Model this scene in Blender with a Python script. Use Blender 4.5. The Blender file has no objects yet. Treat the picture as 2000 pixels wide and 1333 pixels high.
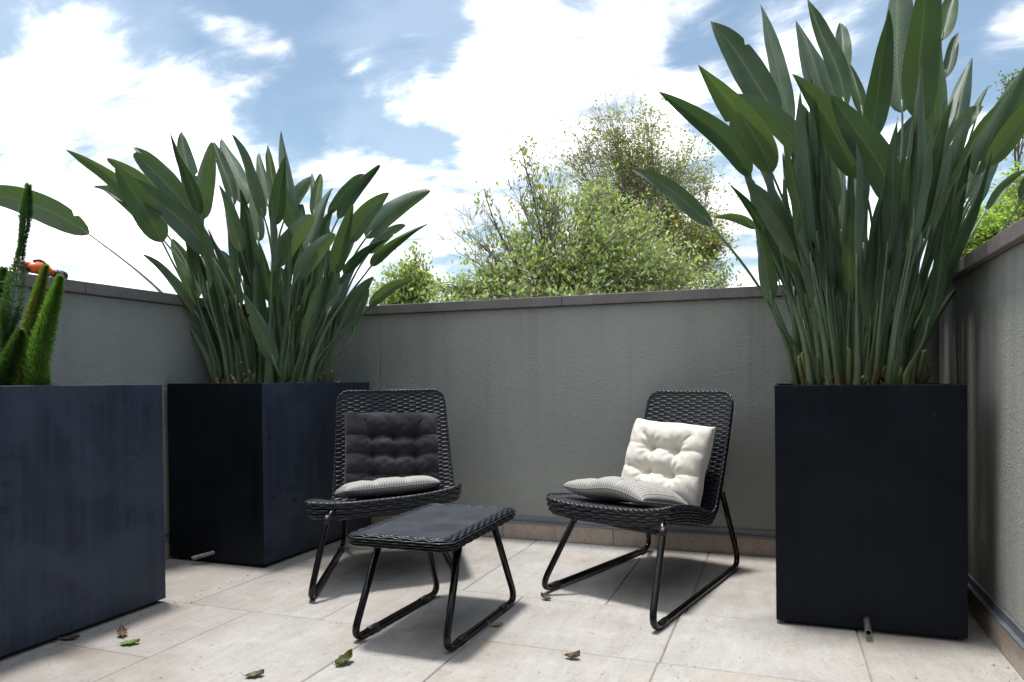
import bpy, math, random
from mathutils import Vector, Matrix, noise

# ------------------------------------------------------------------ camera, world, sun, exposure
scene = bpy.context.scene
COL = scene.collection
V = Vector

CAM_POS = V((0, 0, 0.85))
FWD = V((-0.34702485, 0.93765018, -0.01964408))
RGT = V((0.93785493, 0.34691773, -0.00872988))
UPV = V((0.00137069, 0.02145278, 0.99976892))
FPX, CX, CY = 1406.447, 1000.0, 771.39

cam_data = bpy.data.cameras.new('camera')
cam = bpy.data.objects.new('camera', cam_data)
COL.objects.link(cam)
cam.matrix_world = Matrix(((RGT.x, UPV.x, -FWD.x, CAM_POS.x), (RGT.y, UPV.y, -FWD.y, CAM_POS.y),
                           (RGT.z, UPV.z, -FWD.z, CAM_POS.z), (0, 0, 0, 1)))
cam_data.sensor_width = 36.0
cam_data.lens = 36.0 * FPX / 2000.0
cam_data.shift_y = (CY - 666.5) / 2000.0
cam_data.clip_start = 0.05
cam_data.clip_end = 2000
scene.camera = cam

SUN_TO = V((-0.14, 0.05, 1.0)).normalized()
sun_data = bpy.data.lights.new('sun', 'SUN')
sun_data.energy = 1.2
sun_data.angle = math.radians(6.5)
sun_data.color = (1.0, 0.97, 0.925)
sun = bpy.data.objects.new('sun', sun_data)
COL.objects.link(sun)
sun.rotation_euler = SUN_TO.to_track_quat('Z', 'Y').to_euler()

scene.view_settings.view_transform = 'Standard'
scene.view_settings.look = 'None'
scene.view_settings.gamma = 1.0
scene.view_settings.exposure = 1.85


class NT:
    """short-hand for building a node tree"""
    def __init__(self, tree):
        self.t = tree

    def n(self, kind, **kw):
        nd = self.t.nodes.new(kind)
        for k, v in kw.items():
            setattr(nd, k, v)
        return nd

    def put(self, sock, v):
        if hasattr(v, 'is_output') or isinstance(v, bpy.types.NodeSocket):
            self.t.links.new(v, sock)
        else:
            sock.default_value = v

    def math(self, op, a, b=0.0, c=0.0, clamp=False):
        nd = self.n('ShaderNodeMath', operation=op, use_clamp=clamp)
        self.put(nd.inputs[0], a)
        self.put(nd.inputs[1], b)
        if op in ('MULTIPLY_ADD', 'SMOOTH_MIN', 'SMOOTH_MAX'):
            self.put(nd.inputs[2], c)
        return nd.outputs[0]

    def vmath(self, op, a, b=(0, 0, 0)):
        nd = self.n('ShaderNodeVectorMath', operation=op)
        self.put(nd.inputs[0], a)
        if op == 'SCALE':
            self.put(nd.inputs['Scale'], b)
        else:
            self.put(nd.inputs[1], b)
        return nd.outputs['Value'] if op in ('DISTANCE', 'LENGTH', 'DOT_PRODUCT') else nd.outputs[0]

    def noise(self, vec, scale, detail=4.0, rough=0.55, dist=0.0, out='Fac'):
        nd = self.n('ShaderNodeTexNoise')
        self.put(nd.inputs['Vector'], vec)
        nd.inputs['Scale'].default_value = scale
        nd.inputs['Detail'].default_value = detail
        nd.inputs['Roughness'].default_value = rough
        nd.inputs['Distortion'].default_value = dist
        return nd.outputs[out]

    def mapping(self, vec, scale=(1, 1, 1), loc=(0, 0, 0), rot=(0, 0, 0)):
        nd = self.n('ShaderNodeMapping')
        self.put(nd.inputs['Vector'], vec)
        nd.inputs['Scale'].default_value = scale
        nd.inputs['Location'].default_value = loc
        nd.inputs['Rotation'].default_value = rot
        return nd.outputs[0]

    def ramp(self, fac, stops):
        nd = self.n('ShaderNodeValToRGB')
        self.put(nd.inputs[0], fac)
        el = nd.color_ramp.elements
        while len(el) > 1:
            el.remove(el[-1])
        el[0].position = stops[0][0]
        el[0].color = tuple(stops[0][1]) + (1,)
        for p, c in stops[1:]:
            e = el.new(p)
            e.color = tuple(c) + (1,)
        return nd.outputs[0]

    def smooth(self, x, a, b, lo=0.0, hi=1.0):
        nd = self.n('ShaderNodeMapRange', interpolation_type='SMOOTHSTEP')
        self.put(nd.inputs['Value'], x)
        nd.inputs['From Min'].default_value = a
        nd.inputs['From Max'].default_value = b
        nd.inputs['To Min'].default_value = lo
        nd.inputs['To Max'].default_value = hi
        return nd.outputs[0]

    def mix(self, fac, a, b, blend='MIX'):
        nd = self.n('ShaderNodeMix', data_type='RGBA', blend_type=blend)
        self.put(nd.inputs['Factor'], fac)
        self.put(nd.inputs['A'], a if not isinstance(a, tuple) else tuple(a) + (1,) * (4 - len(a)))
        self.put(nd.inputs['B'], b if not isinstance(b, tuple) else tuple(b) + (1,) * (4 - len(b)))
        return nd.outputs['Result']

    def sep(self, vec):
        nd = self.n('ShaderNodeSeparateXYZ')
        self.put(nd.inputs[0], vec)
        return nd.outputs

    def comb(self, x, y, z):
        nd = self.n('ShaderNodeCombineXYZ')
        self.put(nd.inputs[0], x)
        self.put(nd.inputs[1], y)
        self.put(nd.inputs[2], z)
        return nd.outputs[0]

    def bump(self, height, strength=0.5, dist=0.01, normal=None):
        nd = self.n('ShaderNodeBump')
        nd.inputs['Strength'].default_value = strength
        nd.inputs['Distance'].default_value = dist
        self.put(nd.inputs['Height'], height)
        if normal is not None:
            self.put(nd.inputs['Normal'], normal)
        return nd.outputs[0]


def pxdir(x, y):
    return (FWD * FPX + RGT * (x - CX) - UPV * (y - CY))


# ---- sky: Nishita plus clouds (clouds live in sky directions, wrapped round the whole dome)
world = bpy.data.worlds.new('World')
scene.world = world
world.use_nodes = True
wt = world.node_tree
wt.nodes.clear()
W = NT(wt)
sky = W.n('ShaderNodeTexSky', sky_type='NISHITA')
sky.sun_disc = False
sky.sun_elevation = math.asin(SUN_TO.z)
sky.sun_rotation = math.atan2(SUN_TO.x, SUN_TO.y)
sky.air_density = 1.0
sky.dust_density = 0.6
sky.ozone_density = 1.6
bg_sky = W.n('ShaderNodeBackground')
SKY_STRENGTH = 0.05
bg_sky.inputs['Strength'].default_value = SKY_STRENGTH
wt.links.new(W.mix(1.0, sky.outputs[0], (0.85, 0.90, 0.82), 'MULTIPLY'), bg_sky.inputs['Color'])
dirv = W.n('ShaderNodeTexCoord').outputs['Generated']
dx, dy, dz = W.sep(dirv)[0], W.sep(dirv)[1], W.sep(dirv)[2]
den = W.math('ADD', W.math('MAXIMUM', dz, 0.0), 0.22)
plane = W.comb(W.math('DIVIDE', dx, den), W.math('DIVIDE', dy, den), 0.0)
warp = W.noise(plane, 1.6, 3, 0.5, out='Color')
plane_w = W.vmath('ADD', plane, W.vmath('SCALE', W.vmath('SUBTRACT', warp, (0.5, 0.5, 0.5)), 0.35))
fine = W.noise(W.mapping(plane_w, (1.0, 1.0, 1.0)), 4.2, 10, 0.62)
streak = W.noise(W.mapping(plane_w, (1.4, 4.6, 1), rot=(0, 0, 0.55)), 1.6, 9, 0.6)
# cloud banks: (pixel direction, angular radius, weight)
BANKS = [((1130, 120), 0.20, 0.55), ((1000, 20), 0.11, 0.45), ((1400, 40), 0.15, 0.5), ((1000, 210), 0.15, 0.45), ((800, 185), 0.075, 0.5), ((690, 160), 0.055, 0.45),
         ((1150, 300), 0.2, 0.4), ((1620, 20), 0.09, 0.45), ((1250, 200), 0.12, 0.3), ((930, 240), 0.09, 0.4),
         ((430, 190), 0.085, 0.50), ((350, 180), 0.06, 0.35), ((210, 170), 0.11, 0.42), ((120, 110), 0.07, 0.34), ((160, 260), 0.10, 0.34),
         ((30, 250), 0.10, 0.36), ((90, 380), 0.18, 0.6), ((330, 400), 0.17, 0.6), ((640, 440), 0.13, 0.6), ((40, 520), 0.2, 0.5), ((300, 520), 0.2, 0.5),
         ((790, 440), 0.11, 0.6), ((720, 350), 0.05, 0.45), ((640, 320), 0.04, 0.40), ((800, 370), 0.045, 0.4), ((950, 480), 0.14, 0.5), ((1250, 480), 0.22, 0.5), ((1560, 480), 0.25, 0.5),
         ((440, 48), 0.032, 0.55), ((490, 66), 0.034, 0.60), ((535, 88), 0.032, 0.56), ((565, 105), 0.022, 0.4), ((390, 40), 0.025, 0.36), ((1985, 45), 0.045, 0.7), ((1930, 30), 0.03, 0.2), ((1870, 165), 0.07, 0.45),
         ((1800, 330), 0.2, 0.45), ((1520, 260), 0.08, 0.4), ((150, 30), 0.05, 0.22),
         # clear patches
         ((720, 50), 0.13, -0.45), ((600, 180), 0.05, -0.5), ((590, 240), 0.05, -0.4), ((870, 100), 0.045, -0.5), ((840, 290), 0.042, -0.55),
         ((895, 328), 0.028, -0.5), ((760, 262), 0.03, -0.45), ((700, 245), 0.03, -0.3), ((1345, 110), 0.036, -0.7), ((1400, 215), 0.05, -0.7), ((1440, 110), 0.035, -0.45),
         ((1790, 60), 0.12, -0.4), ((1930, 150), 0.06, -0.3), ((20, 120), 0.05, -0.3), ((560, 300), 0.03, -0.25)]
acc = None
for (bx_, by_), rad, wgt in BANKS:
    d = pxdir(bx_, by_).normalized()
    dist = W.vmath('DISTANCE', dirv, tuple(d))
    m = W.smooth(dist, rad * 0.15, rad * 1.15, wgt, 0.0)
    acc = m if acc is None else W.math('ADD', acc, m)
elev_fill = W.smooth(dz, 0.02, 0.2, 0.25, 0.0)
# unseen cloud behind and beside the frame, added as fill light
behind = W.smooth(W.vmath('DOT_PRODUCT', dirv, tuple(FWD)), 0.40, 0.72, 0.66, 0.0)
# added cloud thins out to the right, so faces turned there stay darker
behind = W.math('MULTIPLY', behind, W.smooth(dx, 0.15, 0.65, 1.0, 0.0))
cover = W.math('ADD', W.math('ADD', W.math('MULTIPLY', acc, 0.8), elev_fill), behind)
nz = W.math('ADD', W.math('MULTIPLY', fine, 1.0), W.math('MULTIPLY', streak, 1.0))
nz = W.math('SUBTRACT', nz, 0.98)
mask = W.smooth(W.math('ADD', W.math('MULTIPLY', nz, 2.0), W.math('MINIMUM', cover, 0.85)), 0.0, 1.0, 0.0, 1.0)
mask = W.math('ADD', W.math('MULTIPLY', W.math('POWER', mask, 1.8), 0.92), 0.08)
soft = W.noise(plane_w, 2.2, 6, 0.5)
cloud_col = W.mix(W.smooth(soft, 0.42, 0.62), (0.36, 0.375, 0.40), (1.0, 1.0, 1.0))
bg_cloud = W.n('ShaderNodeBackground')
wt.links.new(cloud_col, bg_cloud.inputs['Color'])
bg_cloud.inputs['Strength'].default_value = 0.9
mixs = W.n('ShaderNodeMixShader')
wt.links.new(mask, mixs.inputs[0])
wt.links.new(bg_sky.outputs[0], mixs.inputs[1])
wt.links.new(bg_cloud.outputs[0], mixs.inputs[2])
wout = W.n('ShaderNodeOutputWorld')
wt.links.new(mixs.outputs[0], wout.inputs['Surface'])


# ------------------------------------------------------------------ helpers
def at(px, py, depth):
    """point that the photograph shows at a pixel, given its distance along the view axis"""
    return CAM_POS + pxdir(px, py) * (depth / FPX)


def at_z(px, py, z):
    d = pxdir(px, py)
    return CAM_POS + d * ((z - CAM_POS.z) / d.z)


class MB:
    def __init__(self):
        self.v, self.f, self.uv, self.col = [], [], [], []
        self.has_uv = False

    def vert(self, p):
        self.v.append(tuple(p))
        return len(self.v) - 1

    def face(self, idx, uv=None, col=None):
        self.f.append(tuple(idx))
        self.uv.append(uv)
        self.col.append(col)

    def grid(self, rows, uv=None, col=None, flip=False, close=False):
        """rows: list of equal length point lists"""
        b = len(self.v)
        nr, nc = len(rows), len(rows[0])
        for r in rows:
            for p in r:
                self.v.append(tuple(p))
        for i in range(nr - 1):
            for j in range(nc if close else nc - 1):
                k = (j + 1) % nc
                q = [b + i * nc + j, b + i * nc + k, b + (i + 1) * nc + k, b + (i + 1) * nc + j]
                u = None
                if uv:
                    u = [uv[i][j], uv[i][k], uv[i + 1][k], uv[i + 1][j]]
                if flip:
                    q.reverse()
                    if u:
                        u.reverse()
                self.face(q, u, col)
        return b

    def box(self, lo, hi, col=None, bev=0.0):
        x0, y0, z0 = lo
        x1, y1, z1 = hi
        b = len(self.v)
        for z in (z0, z1):
            for x, y in ((x0, y0), (x1, y0), (x1, y1), (x0, y1)):
                self.v.append((x, y, z))
        for q in ((3, 2, 1, 0), (4, 5, 6, 7), (0, 1, 5, 4), (1, 2, 6, 5), (2, 3, 7, 6), (3, 0, 4, 7)):
            self.face([b + k for k in q], None, col)

    def tube(self, pts, rad, seg=8, cap=True, flat=1.0, upref=None):
        """swept tube through pts; rad a number or a list; flat squeezes the second axis"""
        n = len(pts)
        pts = [V(p) for p in pts]
        rr = rad if isinstance(rad, (list, tuple)) else [rad] * n
        rows = []
        t0 = (pts[1] - pts[0]).normalized()
        ref = V(upref) if upref is not None else (V((0, 0, 1)) if abs(t0.z) < 0.9 else V((1, 0, 0)))
        a = t0.cross(ref).normalized()
        for i in range(n):
            t = (pts[min(i + 1, n - 1)] - pts[max(i - 1, 0)])
            if t.length < 1e-9:
                t = t0
            t.normalize()
            a = (a - t * a.dot(t))
            if a.length < 1e-6:
                a = t.orthogonal()
            a.normalize()
            b = t.cross(a)
            rows.append([pts[i] + a * (math.cos(2 * math.pi * k / seg) * rr[i]) + b * (math.sin(2 * math.pi * k / seg) * rr[i] * flat)
                         for k in range(seg)])
        base = self.grid(rows, close=True)
        if cap:
            self.face([base + k for k in range(seg)][::-1])
            self.face([base + (n - 1) * seg + k for k in range(seg)])

    def build(self, name, mat, parent=None, smooth=True, bevel=0.0, bevel_seg=2, world_space=True):
        me = bpy.data.meshes.new(name)
        me.from_pydata(self.v, [], self.f)
        if any(u is not None for u in self.uv):
            lay = me.uv_layers.new(name='UVMap')
            k = 0
            for f, u in zip(self.f, self.uv):
                for j in range(len(f)):
                    if u is not None:
                        lay.data[k].uv = u[j]
                    k += 1
        if any(c is not None for c in self.col):
            ca = me.color_attributes.new('tint', 'FLOAT_COLOR', 'CORNER')
            k = 0
            for f, c in zip(self.f, self.col):
                cc = c if c is not None else (0.5, 0.5, 0.5)
                for j in range(len(f)):
                    ca.data[k].color = (cc[0], cc[1], cc[2], 1)
                    k += 1
        if smooth:
            me.polygons.foreach_set('use_smooth', [True] * len(me.polygons))
        me.materials.append(mat)
        me.update()
        o = bpy.data.objects.new(name, me)
        COL.objects.link(o)
        if parent is not None:
            o.parent = parent
            o.matrix_parent_inverse = parent.matrix_basis.inverted()
        if bevel > 0:
            md = o.modifiers.new('bevel', 'BEVEL')
            md.width = bevel
            md.segments = bevel_seg
            md.limit_method = 'ANGLE'
            md.angle_limit = math.radians(40)
            for p in me.polygons:
                p.use_smooth = False
        return o


def thing(name, label, cat, loc=(0, 0, 0), group=None):
    o = bpy.data.objects.new(name, None)
    o.empty_display_size = 0.1
    o.location = loc
    COL.objects.link(o)
    bpy.context.view_layer.update() if False else None
    o['label'] = label
    o['category'] = cat
    if group:
        o['group'] = group
    return o


def tag(o, label=None, cat=None, group=None, kind=None):
    if label:
        o['label'] = label
    if cat:
        o['category'] = cat
    if group:
        o['group'] = group
    if kind:
        o['kind'] = kind
    return o


def fillet(pts, rads, seg=6):
    """polyline with rounded corners (quadratic bezier at each inner point)"""
    pts = [V(p) for p in pts]
    out = [pts[0]]
    for i in range(1, len(pts) - 1):
        r = rads[i - 1] if isinstance(rads, (list, tuple)) else rads
        a = pts[i - 1] - pts[i]
        b = pts[i + 1] - pts[i]
        r = min(r, a.length * 0.48, b.length * 0.48)
        p0 = pts[i] + a.normalized() * r
        p2 = pts[i] + b.normalized() * r
        for k in range(seg + 1):
            t = k / seg
            out.append(p0 * (1 - t) ** 2 + pts[i] * 2 * t * (1 - t) + p2 * t * t)
    out.append(pts[-1])
    return out


def resample(pts, n):
    pts = [V(p) for p in pts]
    L = [0.0]
    for i in range(1, len(pts)):
        L.append(L[-1] + (pts[i] - pts[i - 1]).length)
    out = []
    j = 0
    for k in range(n):
        s = L[-1] * k / (n - 1)
        while j < len(pts) - 2 and L[j + 1] < s:
            j += 1
        t = (s - L[j]) / max(1e-9, L[j + 1] - L[j])
        out.append(pts[j].lerp(pts[j + 1], min(1, max(0, t))))
    return out


def path_len(pts):
    return sum((V(pts[i]) - V(pts[i - 1])).length for i in range(1, len(pts)))


# ------------------------------------------------------------------ materials
def new_mat(name):
    m = bpy.data.materials.new(name)
    m.use_nodes = True
    n = NT(m.node_tree)
    b = m.node_tree.nodes['Principled BSDF']
    return m, n, b


def m_stucco():
    m, n, b = new_mat('stucco')
    co = n.n('ShaderNodeTexCoord').outputs['Object']
    big = n.noise(co, 1.3, 4, 0.6)
    mid = n.noise(n.mapping(co, (6, 6, 1.0)), 1.0, 5, 0.65)
    c = n.mix(n.smooth(big, 0.35, 0.7), (0.345, 0.355, 0.325), (0.385, 0.395, 0.362))
    # rain streaks that run down from joints in the coping
    streak = n.noise(n.mapping(co, (9, 9, 0.22)), 1.0, 4, 0.6)
    z = n.sep(co)[2]
    run = n.math('MULTIPLY', n.smooth(streak, 0.52, 0.72), n.smooth(z, 0.2, 1.25, 0.05, 0.5))
    c = n.mix(run, c, (0.22, 0.22, 0.20))
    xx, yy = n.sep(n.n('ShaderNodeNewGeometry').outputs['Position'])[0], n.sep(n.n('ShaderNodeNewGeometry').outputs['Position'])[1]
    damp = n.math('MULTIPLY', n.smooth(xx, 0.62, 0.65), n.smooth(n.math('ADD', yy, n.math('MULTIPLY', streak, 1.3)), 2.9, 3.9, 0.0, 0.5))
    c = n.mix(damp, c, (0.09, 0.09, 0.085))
    c = n.mix(n.smooth(mid, 0.3, 0.75, 0.0, 0.35), c, (0.40, 0.41, 0.378))
    n.t.links.new(c, b.inputs['Base Color'])
    b.inputs['Roughness'].default_value = 0.92
    g1 = n.noise(n.mapping(co, (0.75, 0.75, 1.2)), 96, 5, 0.65, 0.7)
    g2 = n.noise(co, 34, 3, 0.6)
    h = n.math('ADD', g1, n.math('MULTIPLY', g2, 0.6))
    n.t.links.new(n.bump(h, 0.9, 0.0105), b.inputs['Normal'])
    return m


def m_stone(name, c0, c1, scale=9.0, rough=0.8, bump=0.3, stretch=(1, 1, 1)):
    m, n, b = new_mat(name)
    co = n.n('ShaderNodeTexCoord').outputs['Object']
    a = n.noise(n.mapping(co, stretch), scale, 6, 0.65, 0.4)
    f = n.noise(co, scale * 14, 3, 0.6)
    t = n.math('ADD', n.math('MULTIPLY', a, 0.75), n.math('MULTIPLY', f, 0.25))
    n.t.links.new(n.ramp(t, [(0.32, c0), (0.68, c1)]), b.inputs['Base Color'])
    b.inputs['Roughness'].default_value = rough
    n.t.links.new(n.bump(f, bump, 0.004), b.inputs['Normal'])
    return m


def m_travertine(name, dark, light, grime=0.5):
    m, n, b = new_mat(name)
    co = n.n('ShaderNodeTexCoord').outputs['Object']
    tint = n.n('ShaderNodeVertexColor', layer_name='tint').outputs['Color']
    shift = n.vmath('SCALE', tint, 7.0)
    p = n.vmath('ADD', co, shift)
    cloudy = n.noise(p, 3.2, 6, 0.62, 0.6)
    vein = n.noise(n.mapping(p, (16, 3.0, 8)), 1.4, 7, 0.68, 0.9)
    grain = n.noise(p, 95, 4, 0.65)
    t = n.math('ADD', n.math('MULTIPLY', cloudy, 0.32), n.math('ADD', n.math('MULTIPLY', vein, 0.38), n.math('MULTIPLY', grain, 0.30)))
    c = n.ramp(t, [(0.34, dark), (0.5, tuple((d + l) / 2 * 1.02 for d, l in zip(dark, light))), (0.66, light)])
    warm = n.smooth(n.noise(p, 2.1, 4, 0.6), 0.5, 0.72, 0.0, 0.32)
    c = n.mix(warm, c, (0.42, 0.335, 0.255))
    ts = n.sep(tint)
    c = n.mix(n.math('MULTIPLY', ts[2], 0.22), c, (0.35, 0.315, 0.27))
    # dirt trodden in beside the tall planters and along the edges
    px_ = n.sep(co)[0]
    dirt = n.smooth(n.math('ADD', n.noise(co, 1.15, 5, 0.62), n.smooth(px_, -2.4, -1.1, 0.22, 0.0)), 0.47, 0.7, 0.0, grime)
    c = n.mix(dirt, c, (0.19, 0.155, 0.125))
    # open pores
    vor = n.n('ShaderNodeTexVoronoi')
    n.put(vor.inputs['Vector'], n.mapping(p, (60, 34, 40)))
    vor.inputs['Scale'].default_value = 1.6
    vor.inputs['Randomness'].default_value = 1.0
    sel = n.smooth(n.noise(p, 17, 3, 0.6), 0.54, 0.66)
    pit = n.math('MULTIPLY', n.smooth(vor.outputs['Distance'], 0.13, 0.3, 1.0, 0.0), sel)
    c = n.mix(n.math('MULTIPLY', pit, 0.8), c, (0.13, 0.105, 0.085))
    # loose mottling: paler worn patches and small dark specks
    worn = n.smooth(n.noise(co, 7.5, 6, 0.7), 0.5, 0.7, 0.0, 0.22)
    c = n.mix(worn, c, tuple(min(1, x * 1.18) for x in light))
    speck = n.smooth(n.noise(co, 46, 3, 0.6), 0.66, 0.74, 0.0, 0.6)
    c = n.mix(speck, c, (0.2, 0.17, 0.14))
    n.t.links.new(c, b.inputs['Base Color'])
    b.inputs['Roughness'].default_value = 0.72
    b.inputs['Specular IOR Level'].default_value = 0.3
    h = n.math('SUBTRACT', n.math('ADD', n.math('MULTIPLY', grain, 0.35), n.math('MULTIPLY', vein, 0.3)), n.math('MULTIPLY', pit, 1.0))
    n.t.links.new(n.bump(h, 0.45, 0.004), b.inputs['Normal'])
    return m


def m_plain(name, col, rough=0.5, metal=0.0, spec=0.5, noise_amt=0.0, noise_scale=20, bump=0.0, bump_scale=200, coat=0.0):
    m, n, b = new_mat(name)
    b.inputs['Base Color'].default_value = tuple(col) + (1,)
    b.inputs['Roughness'].default_value = rough
    b.inputs['Metallic'].default_value = metal
    b.inputs['Specular IOR Level'].default_value = spec
    b.inputs['Coat Weight'].default_value = coat
    co = n.n('ShaderNodeTexCoord').outputs['Object']
    if noise_amt:
        t = n.noise(co, noise_scale, 5, 0.6)
        c = n.mix(n.smooth(t, 0.3, 0.7), tuple(x * (1 - noise_amt) for x in col), tuple(min(1, x * (1 + noise_amt)) for x in col))
        n.t.links.new(c, b.inputs['Base Color'])
        n.t.links.new(n.smooth(t, 0.3, 0.7, rough * 0.85, min(1, rough * 1.15)), b.inputs['Roughness'])
    if bump:
        n.t.links.new(n.bump(n.noise(co, bump_scale, 3, 0.6), bump, 0.002), b.inputs['Normal'])
    return m


def m_planter():
    m, n, b = new_mat('planter paint')
    co = n.n('ShaderNodeTexCoord').outputs['Object']
    brush = n.noise(n.mapping(co, (38, 38, 1.1)), 1.0, 5, 0.7)
    blot = n.noise(co, 3.4, 6, 0.62, 0.8)
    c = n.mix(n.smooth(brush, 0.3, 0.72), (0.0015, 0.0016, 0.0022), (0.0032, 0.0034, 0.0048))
    # sky sheen on the terrace-facing sides, painted in as a lighter navy
    side_sheen = n.sep(n.n('ShaderNodeVertexColor', layer_name='tint').outputs['Color'])[0]
    sheen_col = n.mix(n.smooth(brush, 0.3, 0.72), (0.0125, 0.0180, 0.034), (0.029, 0.038, 0.061))
    sheen_col = n.mix(n.smooth(blot, 0.36, 0.68, 0.0, 0.75), sheen_col, (0.046, 0.058, 0.084))
    c = n.mix(side_sheen, c, sheen_col)
    # scuffs: thin crossing scratches and a few dark rubbed spots
    wv = n.n('ShaderNodeTexVoronoi', feature='DISTANCE_TO_EDGE')
    n.put(wv.inputs['Vector'], n.vmath('ADD', n.mapping(co, (2.3, 2.3, 5.0)), n.vmath('SCALE', n.noise(co, 5, 4, 0.6, out='Color'), 0.7)))
    wv.inputs['Scale'].default_value = 1.5
    scr = n.math('MULTIPLY', n.smooth(wv.outputs['Distance'], 0.004, 0.02, 1, 0), n.smooth(n.noise(co, 4.3, 3), 0.5, 0.62))
    c = n.mix(n.math('MULTIPLY', scr, 0.6), c, (0.006, 0.008, 0.014))
    sp = n.n('ShaderNodeTexVoronoi')
    n.put(sp.inputs['Vector'], n.mapping(co, (2.2, 2.2, 3.2)))
    sp.inputs['Scale'].default_value = 1.9
    spot = n.math('MULTIPLY', n.smooth(sp.outputs['Distance'], 0.07, 0.13, 1, 0), n.smooth(n.sep(sp.outputs['Color'])[0], 0.55, 0.6))
    c = n.mix(n.math('MULTIPLY', spot, 0.7), c, (0.006, 0.007, 0.010))
    chip = n.smooth(n.noise(co, 75, 2, 0.5), 0.735, 0.77, 0.0, 0.7)
    c = n.mix(n.math('MULTIPLY', chip, n.smooth(n.noise(co, 2.5, 2), 0.45, 0.6)), c, (0.085, 0.088, 0.095))
    n.t.links.new(c, b.inputs['Base Color'])
    n.t.links.new(n.math('ADD', n.smooth(blot, 0.35, 0.7, 0.40, 0.56), n.math('MULTIPLY', brush, 0.08)), b.inputs['Roughness'])
    n.t.links.new(n.math('ADD', 0.16, n.math('MULTIPLY', side_sheen, 0.34)), b.inputs['Specular IOR Level'])
    b.inputs['Specular Tint'].default_value = (0.72, 0.84, 1.0, 1)
    n.t.links.new(n.bump(n.math('ADD', brush, n.math('MULTIPLY', n.noise(co, 160, 2), 0.4)), 0.16, 0.002), b.inputs['Normal'])
    return m


def m_leaf(name, front, back, young):
    """thick paddle leaf: pale midrib, fine side veins, waxy, a little light comes through"""
    m, n, b = new_mat(name)
    uv = n.n('ShaderNodeUVMap', uv_map='UVMap').outputs[0]
    u, v = n.sep(uv)[0], n.sep(uv)[1]
    obj = n.n('ShaderNodeObjectInfo')
    rnd = obj.outputs['Random']
    geo = n.n('ShaderNodeNewGeometry')
    off = n.math('ABSOLUTE', n.math('SUBTRACT', u, 0.5))
    co = n.n('ShaderNodeTexCoord').outputs['Object']
    vein = n.math('SINE', n.math('MULTIPLY', n.math('SUBTRACT', n.math('ADD', v, n.math('MULTIPLY', n.noise(co, 6, 2), 0.01)), n.math('MULTIPLY', off, 0.42)), 210.0))
    veinb = n.smooth(vein, 0.2, 1.0)
    blotch = n.noise(co, 9, 5, 0.6)
    c = n.mix(n.smooth(blotch, 0.3, 0.7), front, tuple(x * 1.35 for x in front))
    c = n.mix(n.smooth(rnd, 0.72, 1.0, 0.0, 0.75), c, young)
    cb = n.mix(n.smooth(blotch, 0.3, 0.7), back, tuple(x * 1.3 for x in back))
    c = n.mix(geo.outputs['Backfacing'], c, cb)
    c = n.mix(n.math('MULTIPLY', veinb, 0.30), c, tuple(x * 2.1 for x in front))
    mid = n.smooth(off, 0.008, 0.032, 1.0, 0.0)
    c = n.mix(n.math('MULTIPLY', mid, 0.75), c, (0.19, 0.22, 0.085))
    edge = n.smooth(off, 0.475, 0.498, 0.0, 0.55)
    c = n.mix(edge, c, (0.20, 0.235, 0.085))
    tip = n.smooth(n.math('ADD', v, n.math('MULTIPLY', blotch, 0.05)), 1.0, 1.03, 0.0, 0.9)
    c = n.mix(tip, c, (0.10, 0.055, 0.03))
    n.t.links.new(c, b.inputs['Base Color'])
    b.inputs['Roughness'].default_value = 0.40
    b.inputs['Specular IOR Level'].default_value = 0.36
    nrm = n.bump(n.math('ADD', n.math('MULTIPLY', vein, 0.5), n.math('MULTIPLY', n.noise(co, 14, 3), 2.5)), 0.3, 0.003)
    n.t.links.new(nrm, b.inputs['Normal'])
    tr = n.n('ShaderNodeBsdfTranslucent')
    n.put(tr.inputs['Color'], n.mix(rnd, (0.05, 0.10, 0.03), (0.14, 0.23, 0.04)))
    mx = n.n('ShaderNodeMixShader')
    mx.inputs[0].default_value = 0.24
    out = n.t.nodes['Material Output']
    n.t.links.new(b.outputs[0], mx.inputs[1])
    n.t.links.new(tr.outputs[0], mx.inputs[2])
    n.t.links.new(mx.outputs[0], out.inputs['Surface'])
    return m


def m_stalk():
    m, n, b = new_mat('leaf stalk')
    co = n.n('ShaderNodeTexCoord').outputs['Object']
    z = n.sep(n.n('ShaderNodeNewGeometry').outputs['Position'])[2]
    rnd = n.n('ShaderNodeObjectInfo').outputs['Random']
    base = n.ramp(rnd, [(0.0, (0.036, 0.074, 0.038)), (0.35, (0.080, 0.145, 0.062)), (0.7, (0.135, 0.200, 0.095)), (1.0, (0.075, 0.120, 0.075))])
    nz = n.noise(n.mapping(co, (40, 40, 6)), 1.0, 4, 0.6)
    c = n.mix(n.smooth(nz, 0.35, 0.7, 0.0, 0.6), base, (0.16, 0.21, 0.12))
    c = n.mix(n.smooth(n.math('ADD', z, n.math('MULTIPLY', nz, 0.25)), 0.86, 1.12, 0.6, 0.0), c, (0.12, 0.13, 0.035))
    c = n.mix(n.smooth(nz, 0.62, 0.72, 0.0, 0.8), c, (0.17, 0.10, 0.045))
    n.t.links.new(c, b.inputs['Base Color'])
    b.inputs['Roughness'].default_value = 0.34
    n.t.links.new(n.bump(n.noise(n.mapping(co, (160, 160, 4)), 1.0, 3), 0.35, 0.003), b.inputs['Normal'])
    return m


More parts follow.
